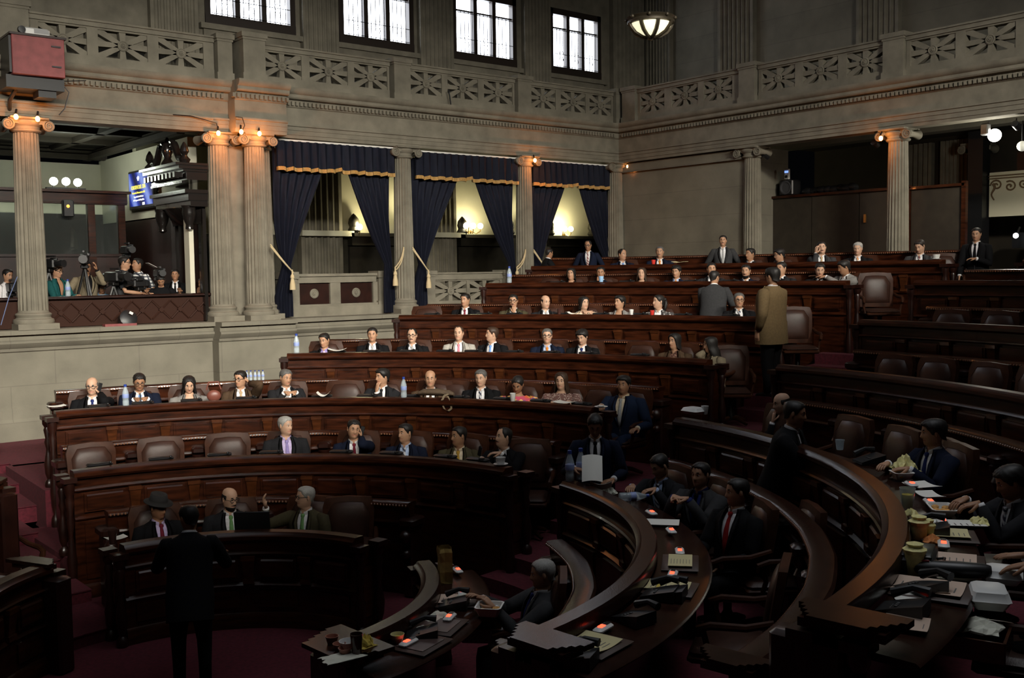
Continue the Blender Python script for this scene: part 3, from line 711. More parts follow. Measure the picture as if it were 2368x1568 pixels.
a = MB(); a.ball(p, .11, 16, 10); a.build('globe', M_globe, gl, True)
a = MB(); a.box(p+V((-.12, .1, .1)), (.12, .14, .2), bev=.02); a.tube([p+V((-.1, .08, .2)), p+V((0, .05, .36))], .015, 6); a.build('housing', M_steel, gl)
lamp('globe_light', 'POINT', p+V((-.1, -.1, -.25)), 45, (1, .95, .8), gl, .1)
p = atx(2364, 338, 17.6); gl = thing('globe_lamp', 'unlit white globe lamp hanging at the right edge under the beam', 'lamp', p)
a = MB(); a.ball(p, .085, 16, 10); a.build('globe', emis('globe_faint_glow', (.8, .8, .68), .35), gl, True)  # emission gives the unlit globe a faint glow
a = MB(); a.tube([p+V((0, 0, .08)), p+V((0, 0, .42))], .012, 6); a.build('stem', M_metal, gl)
for px, py, lb in ((2350, 290, 'dark spotlight under the end wall beam near the right edge'), (2024, 332, 'small spotlight clamped left of the bright column capital'), (1770, 360, 'small dark spotlight right of the blank wall column capital')):
    p = atx(px, py, 17.1); sp_ = thing('spotlight', lb, 'spotlight', p, 0, 'unlit spotlights under the beam')
    a = MB(); a.lathe(p, [(.03, -.1), (.055, -.08), (.06, .06), (.045, .065)], 12, axis=MX.Rotation(RAD(-65), 3, 'Y')); a.build('housing', M_black, sp_)
    a = MB(); a.tube([p, p+V((.05, .02, .12))], .012, 5); a.build('bracket', M_metal, sp_)
# mural panel with scrollwork
M_mural = mat('mural_ground', (.66, .62, .45), .8)
mu = thing('mural_panel', 'pale wall panel with brown painted scrollwork at the right edge', 'panel', (20.2, 8.9, .7))
pc = atx(2290, 400, 20.2); pb = atx(2290, 502, 20.2)
y1_ = pc.y; a = MB(); a.box((20.2, y1_-1.0, (pc.z+pb.z)/2), (.06, 2.0, pc.z-pb.z)); a.build('ground', M_mural, mu)
a = MB()
zt_ = pc.z-.07
a.box((20.15, y1_-1.0, zt_), (.02, 2.0, .022)); a.box((20.15, y1_-1.0, zt_-.05), (.02, 2.0, .02))
for k in range(5):
    yc = y1_-.15-k*.26; s_ = -1 if k % 2 else 1
    pts = [(20.155, yc+(.11-.1*t/19)*cos(t*.5+k)*1.1, zt_-.2+s_*.02+(.11-.1*t/19)*sin(t*.5+k)) for t in range(20)]
    a.tube(pts, .016, 5)
pts = [(20.155, y1_-.08-.03*sin(t*.8), zt_-.15-.035*t) for t in range(10)]; a.tube(pts, [.03-.002*t for t in range(10)], 5)
a.build('scrollwork', mat('brown_paint', (.16, .10, .05), .8), mu)
bx((20.3, 8.0, .45), (.2, 3, .3), M_black, 'trim_6'); bx((20.1, y1_+.18, .9), (.3, .3, 3.4), M_black, 'trim_7')
bx((20.4, 8.0, 1.9), (.1, 3, .5), M_woodd, 'trim_8')
p = atx(2349, 545, 19.8); lmp = thing('small_lamp', 'small bright lamp glowing low at the right edge', 'lamp', p)
a = MB(); a.ball(p, .05, 10, 8); a.build('bulb_glass', emis('small_bulb', (.95, .95, 1), 12), lmp, True)
a = MB(); a.tube([p+V((.02, 0, .0)), p+V((.2, .02, .16))], .02, 6); a.build('arm', M_black, lmp)
# ------------------------------------------------------------------ tiers, stairs
F = [None, -3.34, -2.91, -2.48, -2.07, -1.61, -1.135, -.84]
RK = [0, 1.72, 3.38, 5.0, 7.0, 8.75, 10.5, 12.0, 13.6]
LIP = .92
a = MB(); a.box((4, 8, F[1]-.1), (26, 26, .2)); struct(a.build('floor', M_carpet))
TIER = {2: (-125, 150), 3: (-125, 150), 4: (-70, 61), 5: (-60, 50), 6: (-50, 43), 7: (-45, 40.5)}
for k in range(2, 8):
    r1 = RK[k+1] if k < 7 else 16.0
    a = MB(); t0, t1 = TIER[k]
    if k == 7: t0, t1 = -45, 23
    for ta, tb in ([(t0, 91.5 if k == 2 else 88.6), (102.3, t1)] if k < 4 else [(t0, t1)]):
        a.arc([(0, F[k]-.5), (0, F[k]), (r1-RK[k]+.05, F[k]), (r1-RK[k]+.05, F[k]-.5)], ta, tb, RK[k]+.02, n=40)
    if k == 7: a.arc([(0, F[k]-.5), (0, F[k]), (14.6-RK[k], F[k]), (14.6-RK[k], F[k]-.5)], 23, 38, RK[k]+.02, n=10)
    struct(a.build('floor_tier', M_carpet))
a = MB(); a.arc([(0, F[3]-.3), (0, F[3]), (3.9, F[3]), (3.9, F[3]-.3)], 61, 78, 6.95, n=10); a.arc([(0, F[3]-.3), (0, F[3]), (2.6, F[3]), (2.6, F[3]-.3)], 78, 88, 6.95, n=6); a.arc([(0, F[3]-.3), (0, F[3]), (2.6, F[3]), (2.6, F[3]-.3)], 102.3, 150, 6.95, n=12); struct(a.build('floor_landing', M_carpet))
def stairs(name, k, t0, t1):
    a = MB(); h = F[k]-F[k-1]
    for j, dr in ((1, -.62), (2, -.31)):
        z_ = F[k-1]+h*j/3
        a.arc([(dr, z_-.3), (dr, z_), (dr+.36, z_), (dr+.36, z_-.3)], t0, t1, RK[k], n=4)
    struct(a.build(name, M_carpet))
L_END = {1: (17.5, 93), 2: (7.5, 90.5), 3: (9.6, 87.0), 4: (7.0, 58.0), 5: (8.0, 47.2), 6: (6.3, 40.3), 7: (2.4, 37.6)}
R_END = {1: (-85, -17.5), 2: (-83, -7.3), 3: (-80.5, -4.3), 4: (-62, -1.4), 5: (-50, -.9), 6: (-42, .6), 7: (-36, -3.5)}
F_END = {1: (117, 150), 2: (102.5, 140)}
for k in range(2, 8): stairs('floor_stairs', k, R_END[k][1]-1, L_END[k][0]+2)
a = MB()
for j in range(8):
    r0_ = 1.95+.88*j; z_ = F[1]+.123*(j+1)
    a.arc([(0, z_-.2), (0, z_-.012), (-.015, z_-.01), (-.015, z_), (.92, z_), (.92, z_-.2)], 87.6 if r0_ > 4.9 else 91, 102.6 if r0_ > 3 else 112, r0_, n=4)
struct(a.build('floor_stairs', M_carpet))
# ------------------------------------------------------------------ benches
def turned(a, c, h, r=.05, n=12):
    a.lathe(c, [(r*.9, 0), (r, .03*h), (r*.9, .08*h), (r*.45, .12*h), (r*.8, .2*h), (r*.95, .34*h), (r*.5, .5*h), (r*.38, .56*h), (r*.75, .66*h), (r*.5, .72*h), (r*.8, .84*h), (r*.6, .88*h), (r*1.0, .93*h), (r*1.0, h)], n)
def console(a, r, th, z0, z1, w, d):
    """tapered keystone bracket on a curved front"""
    dirv = V((cos(RAD(th)), sin(RAD(th)), 0)); tv = V((-sin(RAD(th)), cos(RAD(th)), 0)); c = cyl(r, th)
    for za, zb, wa, wb, da, db in ((z0, z1-.04, w*.72, w, d*.5, d), (z1-.04, z1, w*1.12, w*1.12, d*1.15, d*1.15), (z0-.045, z0, w*.9, w*.9, d*.75, d*.75)):
        a.loft([[c+tv*sx*ww/2-dirv*dd*p+V((0, 0, z)) for sx, p in ((-1, 0), (-1, 1), (1, 1), (1, 0))] for z, ww, dd in ((za, wa, da), (zb, wb, db))])
def endcap(a, r0, r1, th, z, w, steps=3):
    """stepped board closing the end of a bench"""
    c = cyl((r0+r1)/2, th, z); R_ = MX.Rotation(RAD(th), 3, 'Z')
    L_ = (r1-r0)/2; w0 = w*.42; g_ = w*.145
    pts = [(-L_, -w0), (L_, -w0)]
    for q in range(5): pts += [(L_-.028*q, -w0+w*.3+g_*q), (L_-.028*q-.028*(q < 4), -w0+w*.3+g_*q)]
    pts = [(x, y) for x, y in pts]+[(-x, y) for x, y in pts[:1:-1]]
    pts = [(x, -y) for x, y in pts]
    M_ = MX.Translation(c) @ R_.to_4x4()
    a.prism(pts, .03, M_ @ MX.Translation((0, 0, -.03))); a.box(c+V((0, 0, -.05)), (L_*2-.1, w*.6, .04), R_)
LAB = {'L': 'in the middle block', 'R': 'in the right block', 'F': 'in the block left of the stairs'}
ORDN = ['', 'first (lowest)', 'second', 'third', 'fourth', 'fifth', 'sixth', 'seventh (top)']
def bench(k, blk, t0, t1, cap0=False, cap1=False):
    r, f, fl = RK[k], F[k], (F[k-1] if k > 1 else F[1])
    root = thing('bench_desk', 'curved carved mahogany bench desk, %s row %s' % (ORDN[k], LAB[blk]), 'bench desk', cyl(r, (t0+t1)/2, f), 0, 'curved bench desks')
    n = max(8, int((t1-t0)/2.2)); near = (blk == 'R' and k <= 3)
    a = MB(); a.arc([(-.05, .83), (-.075, .855), (-.075, .885), (-.05, .90), (-.035, LIP), (.07, LIP), (.08, .90), (.08, .83)], t0, t1, r, f, n); a.build('front_ledge', M_top if near else M_wood, root)
    a = MB(); a.arc([(.08, .76), (.08, .80), (.45, .79), (.47, .775), (.45, .755)], t0, t1, r, f, n); a.build('worktop', M_top, root)
    a = MB()
    lo = fl-f
    a.arc([(-.02, lo), (-.02, .84), (.03, .84), (.03, lo)], t0, t1, r, f, n)
    a.arc([(-.045, .70), (-.055, .715), (-.045, .73), (-.02, .735), (-.02, .70)], t0, t1, r, f, n)
    a.arc([(-.04, .40), (-.05, .415), (-.02, .44), (-.02, .40)], t0, t1, r, f, n)
    a.arc([(-.05, lo), (-.05, lo+.12), (-.03, lo+.15), (-.02, lo+.15), (-.02, lo)], t0, t1, r, f, n)
    a.build('front_panel', M_wood, root)
    nb = max(2, round((t1-t0)*pi/180*r/.62)); st = (t1-t0)/nb; dth = DEG(.075/r)
    for j in range(nb):
        ta, tb = t0+j*st+dth*1.3, t0+(j+1)*st-dth*1.3
        a = MB(); m = max(1, int((tb-ta)/3)); e = DEG(.025/r)
        a.arc([(-.045, .475), (-.045, .67), (-.02, .67), (-.02, .475)], ta, tb, r, f, m)
        a.arc([(-.06, .50), (-.06, .645), (-.045, .66), (-.045, .485)], ta+e, tb-e, r, f, m)
        a.arc([(-.035, lo+.2), (-.035, .36), (-.02, .36), (-.02, lo+.2)], ta, tb, r, f, m)
        a.build('raised_panel', M_wood, root)
    for j in range(1, nb):
        a = MB(); console(a, r-.02, t0+j*st, f+.475, f+.695, .115, .055); a.build('bracket', M_woodl, root)
    for th, cp, s_ in ((t0, cap0, 1), (t1, cap1, -1)):
        a = MB(); w = DEG(.03/r)*s_
        a.arc([(-.03, lo), (-.03, .83), (.24, .76), (.24, 0), (.1, 0), (.1, lo)], th, th+w, r, f, 1)
        a.arc([(.05, .15), (.05, .62), (.2, .62), (.2, .15)], th-w*.35, th, r, f, 1)
        a.build('end_panel', M_wood, root)
        for dr in (-.03, .22):
            a = MB(); turned(a, cyl(r+dr, th-DEG(.045/r)*s_, f+(lo if dr < 0 else 0)), .84-(lo if dr < 0 else 0)-.03, .055)
            a.box(cyl(r+dr, th-DEG(.045/r)*s_, f+.83), (.13, .13, .05), MX.Rotation(RAD(th), 3, 'Z')); a.build('corner_baluster', M_woodd, root)
        if cp:
            a = MB(); o_ = 0; endcap(a, r-(.2 if blk == 'R' and k == 1 else .1), r+.40, th, f+LIP+.02, (.44 if k == 1 else .28) if blk == 'R' else .18); a.build('end_cap', M_top, root)
            a = MB(); R_ = MX.Rotation(RAD(th), 3, 'Z'); a.box(cyl(r-.02+o_*1.2, th, f+(LIP+lo-.1)/2), (.36, .16, LIP-.1-lo), R_, bev=.02); a.build('end_pedestal', M_woodd, root)
    return root
RRAIL = {k: RK[k+1]-.42 for k in range(1, 8)}; RRAIL[1] = 2.92
RZ = [0, .98, 1.0, 1.0, 1.03, 1.05, 1.06, 1.08]
def back_rail(k, blk, t0, t1, cap=False, pitch=.76):
    r, f, h = RRAIL[k], F[k], RZ[k]
    root = thing('back_rail', 'beaded mahogany back rail of the %s row %s' % (ORDN[k], LAB[blk]), 'back rail', cyl(r, (t0+t1)/2, f), 0, 'beaded rails behind the chairs')
    nb = max(2, round((t1-t0)*pi/180*r/pitch)); st = (t1-t0)/nb
    am_ = .006 if blk == 'R' and k <= 3 else .035
    sc = lambda th: -am_*abs(sin(pi*(th-t0)/st))**.8
    n = max(10, nb*6); mw = M_top if blk == 'R' and k < 4 else M_wood
    a = MB(); a.arc([(-.06, h-.05), (-.085, h-.03), (-.08, h-.012), (-.06, h), (.07, h), (.09, h-.02), (.07, h-.05)], t0, t1, r, f, n, sc); a.build('rail_cap', mw, root)
    a = MB(); a.arc([(-.03, h-.2), (-.045, h-.12), (-.05, h-.05), (.05, h-.05), (.03, h-.2)], t0, t1, r, f, n, sc)
    a.arc([(-.05, h-.225), (-.06, h-.21), (-.05, h-.19), (.02, h-.19), (.02, h-.225)], t0, t1, r, f, n, sc)
    a.arc([(.0, 0), (.0, h-.2), (.03, h-.2), (.03, 0)], t0, t1, r, f, n); a.build('frieze', M_wood, root)
    a = MB(); arc_len = (t1-t0)*pi/180*r; q = min(int(arc_len/.036), 420)
    for j in range(q):
        th = t0+(t1-t0)*(j+.5)/q; a.ball(cyl(r-.083+sc(th), th, f+h-.028), .0125, 5, 3)
    a.build('beading', M_bead, root)
    for j in range(1, nb):
        th = t0+j*st; a = MB(); c = cyl(r-.06, th, f)
        a.lathe(c, [(.05, 0), (.055, .1), (.03, .14), (.035, .3), (.05, .42), (.03, .5), (.03, h-.46), (.045, h-.42), (.065, h-.36), (.04, h-.31), (.075, h-.26), (.08, h-.22)], 10)
        a.box(c+V((0, 0, h-.17)), (.16, .15, .08), MX.Rotation(RAD(th), 3, 'Z'), bev=.02); a.build('carved_bracket', M_woodd, root)
    for th, s_ in ((t0, 1), (t1, -1)):
        R_ = MX.Rotation(RAD(th), 3, 'Z'); a = MB()
        a.box(cyl(r, th, f+(h-.24)/2), (.2, .12, h-.24), R_, bev=.02); a.box(cyl(r, th, f+h-.2), (.26, .18, .09), R_, bev=.02)
        a.ball(cyl(r-.13, th, f+h-.34), .07, 10, 7); a.ball(cyl(r-.12, th, f+h-.52), .05, 10, 7); a.build('end_post', M_woodd, root)
    if cap:
        a = MB(); endcap(a, r-.22, r+.16, t0, f+h+.02, .2); a.build('end_cap', M_top, root)
    return root
for k in range(1, 8):
    bench(k, 'L', *L_END[k])
    t0, t1 = L_END[k]; e = DEG(.12/RRAIL[k])
    back_rail(k, 'L', t0+e+{1: 4, 2: 3, 3: 0, 4: 2, 5: 1.5, 6: 1.2, 7: 0}[k], t1-{1: 6, 2: 3, 3: 3, 4: 3, 5: 1.5, 6: 1, 7: .5}[k])
    bench(k, 'R', *R_END[k], cap0=k <= 3)
    t0, t1 = R_END[k]
    back_rail(k, 'R', t0+{1: 12, 2: 3}.get(k, 0), t1-1.0, cap=k <= 2)
for k in (1, 2):
    bench(k, 'F', *F_END[k], cap0=True); back_rail(k, 'F', F_END[k][0]+1, F_END[k][1])
# ------------------------------------------------------------------ chairs
def make_chair():
    """local frame: faces +x, origin on the floor under the seat"""
    r_ = thing('bench_chair', 'brown leather chair', 'chair', (0, 0, 0))
    def oct_(w, h, c, z0): return [(-w/2, z0), (w/2, z0), (w/2, z0+h-c), (w/2-c, z0+h), (-w/2+c, z0+h), (-w/2, z0+h-c)]
    tilt = lambda y, z, x: V((-.22-.16*(z-.45)+x, y, z))
    a = MB(); outer = [(-.25, .50), (.25, .50), (.265, .93), (.235, 1.02), (0, 1.035), (-.235, 1.02), (-.265, .93)]; inner = [(-.20, .56), (.20, .56), (.215, .87), (.15, .975), (0, .985), (-.15, .975), (-.215, .87)]
    rings = [[tilt(y, z, x) for y, z in P] for P, x in ((outer, -.035), (outer, .02), (inner, .03), (inner, -.035))]
    a.loft(rings+[rings[0]], cap0=False, cap1=False); a.build('back_frame', M_chairw, r_, local=True)
    a = MB(); rings = []
    for s_, x in ((1.04, -.03), (1.04, .012), (.93, .045), (.72, .062), (.4, .07), (.05, .072)):
        rings.append([tilt(y*s_, .745+(z-.745)*s_, x) for y, z in inner])
    a.loft(rings); a.build('backrest', M_leather, r_, True, local=True)
    a = MB(); a.box((.03, 0, .405), (.5, .5, .05), bev=.015); a.build('seat_frame', M_chairw, r_, local=True)
    a = MB(); a.box((.03, 0, .445), (.48, .48, .07), bev=.03); a.build('seat', M_leather, r_, local=True)
    for s_ in (-1, 1):
        a = MB(); a.tube([(-.27, s_*.275, .70), (-.1, s_*.29, .66), (.12, s_*.29, .655), (.2, s_*.285, .63), (.2, s_*.28, .58)], [.024, .026, .028, .026, .02], 8)
        a.tube([(.17, s_*.285, .62), (.14, s_*.27, .5), (.16, s_*.25, .41)], .02, 7); a.build('armrest', M_chairw, r_, local=True)
    a = MB(); a.lathe((0, 0, .06), [(.05, 0), (.06, .05), (.035, .1), (.035, .3), (.12, .33)], 12); a.build('column', M_metal, r_, local=True)
    for k in range(4):
        an = pi/4+k*pi/2; a = MB(); a.tube([(0, 0, .1), (.14*cos(an), .14*sin(an), .08), (.27*cos(an), .27*sin(an), .03)], [.03, .026, .02], 7); a.build('leg', M_chairw, r_, local=True)
    return r_
CH0 = make_chair(); chair_used = [False]
def chair(r, th, f, label, grp, turn=0):
    o = CH0 if not chair_used[0] else copy_tree(CH0)
    chair_used[0] = True
    o.location = cyl(r, th, f); o.rotation_euler = (0, 0, RAD(th+180+turn)); o['label'] = label; o['category'] = 'chair'; o['group'] = grp
    return o
# ------------------------------------------------------------------ people
ANG = [0, 7, 14, 22, 32, 45, 62, 82, 100, 125, 152, 180]
ANG = ANG + [-a for a in ANG[-2:0:-1]]          # 22 directions round the head and trunk, 0 = front
NA = len(ANG)
g = lambda x, s: exp(-.5*(x/s)**2)
def lerp(tab, t):
    if t <= tab[0][0]: return tab[0][1:]
    for p, q in zip(tab, tab[1:]):
        if t <= q[0]:
            k = (t-p[0])/(q[0]-p[0]); return tuple(a+(b-a)*k for a, b in zip(p[1:], q[1:]))
    return tab[-1][1:]
HEAD = [(-.05, .040, .062, .060), (0, .046, .078, .058), (.1, .058, .090, .060), (.2, .066, .091, .068), (.3, .071, .091, .080), (.45, .074, .091, .096), (.6, .076, .092, .102), (.75, .073, .086, .101), (.87, .060, .068, .085), (.95, .040, .044, .058), (1.0, .008, .008, .012)]
HT = [0, .05, .1, .15, .185, .208, .235, .27, .31, .36, .42, .47, .51, .55, .59, .64, .72, .8, .88, .94, .99]
HH = .232
def headpt(a, t, off=0.):
    w, f, b = lerp(HEAD, t); r = RAD(a); aa = abs(a)
    x = (f if aa < 90 else b)*cos(r); y = w*sin(r)
    nose = lerp([(.24, 0), (.275, .004), (.30, .018), (.345, .027), (.42, .019), (.5, .010), (.56, .004), (.62, 0)], t)[0]*g(aa, 8.5 if t < .4 else 7)
    x += nose - .009*g(aa-22, 9)*g(t-.505, .045) + .005*g(aa-20, 15)*g(t-.585, .03)
    x += .0055*g(aa, 15)*(g(t-.235, .016)+g(t-.178, .018)) - .003*g(aa, 16)*g(t-.207, .010) + .006*g(aa, 15)*g(t-.06, .045)
    x += .004*g(aa-42, 15)*g(t-.4, .07); y += (1 if a > 0 else -1)*.003*g(aa-50, 18)*g(t-.4, .07)
    if off:
        n = sqrt(x*x+y*y) or 1; x += off*x/n; y += off*y/n
    return x, y
SKIN = {0: (.50, .30, .20), 1: (.41, .225, .135), 2: (.32, .165, .092), 3: (.25, .12, .065)}
HAIRC = {'bk': (.010, .008, .007), 'br': (.035, .018, .010), 'dk': (.018, .012, .009), 'gy': (.30, .29, .27), 'sp': (.09, .085, .08), 'wh': (.5, .48, .44)}
CLO = {'black': (.007, .007, .008), 'char': (.016, .016, .018), 'navy': (.008, .011, .024), 'blue': (.010, .017, .038), 'brown': (.065, .040, .024), 'olive': (.055, .047, .026), 'grey': (.20, .19, .18), 'lgrey': (.34, .32, .285),
       'cream': (.62, .50, .36), 'tan': (.15, .103, .052), 'white': (.72, .71, .72), 'lav': (.52, .43, .66), 'lblue': (.40, .50, .70), 'purple': (.30, .24, .50), 'ivory': (.68, .58, .42), 'teal': (.015, .085, .085), 'mgrey': (.036, .036, .038),
       'red': (.30, .02, .02), 'maroon': (.16, .02, .035), 'orange': (.62, .20, .03), 'sky': (.16, .32, .68), 'dblue': (.02, .03, .12), 'green': (.16, .32, .12), 'silver': (.36, .36, .36), 'pink': (.65, .22, .28), 'beige': (.45, .33, .2), 'gold': (.55, .33, .06),
       'khaki': (.20, .165, .11), 'jean': (.16, .26, .36), 'rose': (.55, .30, .26)}
def cloth(c):
    if c == 'huipil': return mat('cloth_huipil', (.62, .10, .04), .85, kind='vor', ns=22, col2=(.75, .50, .16))
    if c == 'spots': return mat('cloth_spots', (.50, .42, .36), .85, kind='spots', ns=60, col2=(.13, .06, .05))
    if c == 'tweed': return mat('cloth_patterned', (.50, .47, .45), .9, kind='spots', ns=28, col2=(.06, .055, .055))
    if c == 'check': return mat('cloth_check', (.66, .66, .64), .9, kind='grid', ns=9, col2=(.03, .035, .05))
    if c == 'striped': return mat('tie_striped', (.04, .045, .08), .6, kind='wave', ns=12, col2=(.5, .5, .52))
    if c == 'striped_red': return mat('tie_striped_red', (.16, .03, .04), .6, kind='wave', ns=12, col2=(.5, .45, .42))
    if c == 'striped_or': return mat('tie_striped_orange', (.62, .22, .04), .6, kind='wave', ns=12, col2=(.6, .52, .45))
    if c == 'scarf': return mat('cloth_scarf', (.30, .18, .12), .9, kind='spots', ns=40, col2=(.08, .03, .02))
    v = CLO[c]; return mat('cloth_'+c, v, .85, n=.12, ns=40, bump=.15, bs=350, spec=.08)
def tubeR(a, pts, rad, n=10): a.tube(pts, rad, n)
def hand(a, W, fwd, dors, side, curl=.5, s=1.0, spread=0.):
    """palm, four unequal fingers and a thumb; W = wrist, fwd = along the hand, dors = back of the hand, side = +1 left hand"""
    fwd = fwd.normalized(); dors = (dors-fwd*dors.dot(fwd)).normalized(); lat = dors.cross(fwd)*side   # lat points to the thumb side
    def P(x, y, z): return W+(fwd*x+lat*y+dors*z)*s
    rings = []
    for x, w, h in ((-.01, .024, .019), (.02, .030, .018), (.055, .040, .016), (.088, .040, .013), (.096, .036, .009)):
        rings.append([P(x, w*cos(2*pi*k/10), h*sin(2*pi*k/10)) for k in range(10)])
    a.loft(rings)
    for y, L_, r in ((.029, .068, .0092), (.010, .076, .0095), (-.010, .070, .0092), (-.028, .055, .0082)):
        x, z, an = .086, 0., 0.; pts = [P(x-.01, y, z), P(x, y, z)]
        for q, cu in ((.42, .55), (.33, .8), (.25, .6)):
            an += curl*cu; x += L_*q*cos(an); z -= L_*q*sin(an); pts.append(P(x, y*(1+spread*(x-.086)*8), z))
        a.tube(pts, [r*s, r*1.03*s, r*s, r*.9*s, r*.7*s], 7)
    a.tube([P(.012, .022, -.004), P(.035, .046, -.012), P(.062, .058, -.020-.012*curl), P(.085, .056-.012*curl, -.026-.02*curl)], [.014*s, .0125*s, .0105*s, .008*s], 7)
HAIRSTY = {
 'short':  dict(line=[(0, .80), (35, .80), (52, .70), (64, .60), (72, .50), (80, .44), (88, .56), (108, .50), (120, .28), (180, .16)], th=.012),
 'bushy':  dict(line=[(0, .76), (35, .76), (52, .66), (64, .55), (72, .45), (80, .40), (92, .48), (110, .42), (125, .2), (180, .06)], th=.022),
 'reced':  dict(line=[(0, .90), (15, .92), (35, .95), (50, .78), (64, .62), (72, .5), (82, .45), (90, .56), (108, .5), (120, .28), (180, .16)], th=.009),
 'bald':   dict(line=[(0, 2), (58, 2), (66, .58), (74, .46), (84, .44), (90, .54), (108, .48), (120, .28), (180, .16)], top=.70, th=.006),
 'bob':    dict(line=[(0, .80), (30, .78), (45, .62), (58, .35), (72, .05), (90, -.05), (180, -.12)], th=.016),
 'long':   dict(line=[(0, .84), (22, .82), (40, .66), (52, .3), (62, -.25), (80, -.85), (110, -1.0), (180, -1.1)], th=.016),
 'tied':   dict(line=[(0, .83), (30, .80), (50, .66), (66, .52), (80, .48), (95, .46), (120, .22), (180, .08)], th=.010),
}
def hair_mesh(P, sty, col):
    d = HAIRSTY[sty]; a = MB(); rows = 15 if sty in ('long', 'bob') else 9; th = d['th']; rings = []
    angs = [v for v in range(-180, 180, 9)]
    for j in range(rows+1):
        s_ = j/rows; ring = []
        for an in angs:
            tl = lerp(d['line'], abs(an))[0]; tu = d.get('top', .995)
            hid = tl > 1
            if hid: tl = tu-.02
            t = tl+(tu-tl)*(s_ if 'top' in d else 1-(1-s_)**1.7)
            off = th*min(1, .12+s_*4)*(1+.22*sin(an*.37+j*2.1)+.15*sin(an*.9+j))
            if 'top' in d: off *= (1 if s_ < .6 else (1-s_)*2.2)
            if hid: off = -.009
            tt = max(t, .33) if tl < .2 else t
            x, y = headpt(an, max(tt, .0), off)
            if t < .33 and tl < .2:
                k = .33-t; n = sqrt(x*x+y*y) or 1; e = min(.02, .05*k); x += e*x/n - .02*min(1, k); y += e*y/n
            if abs(an) < 60 and t > .5: x += .004*sin(an*.5+j)
            ring.append(P(x, y, t))
        rings.append(ring)
    a.loft(rings, cap0=False, cap1='top' not in d)
    if sty == 'tied': a.ball(P(-.115, 0, .62), .035, 10, 7, (1, 1, .9)); a.tube([P(-.13, .0, .6), P(-.14, .01, .35), P(-.12, .02, .05), P(-.11, .02, -.3)], [.025, .028, .025, .01], 8)
    return a
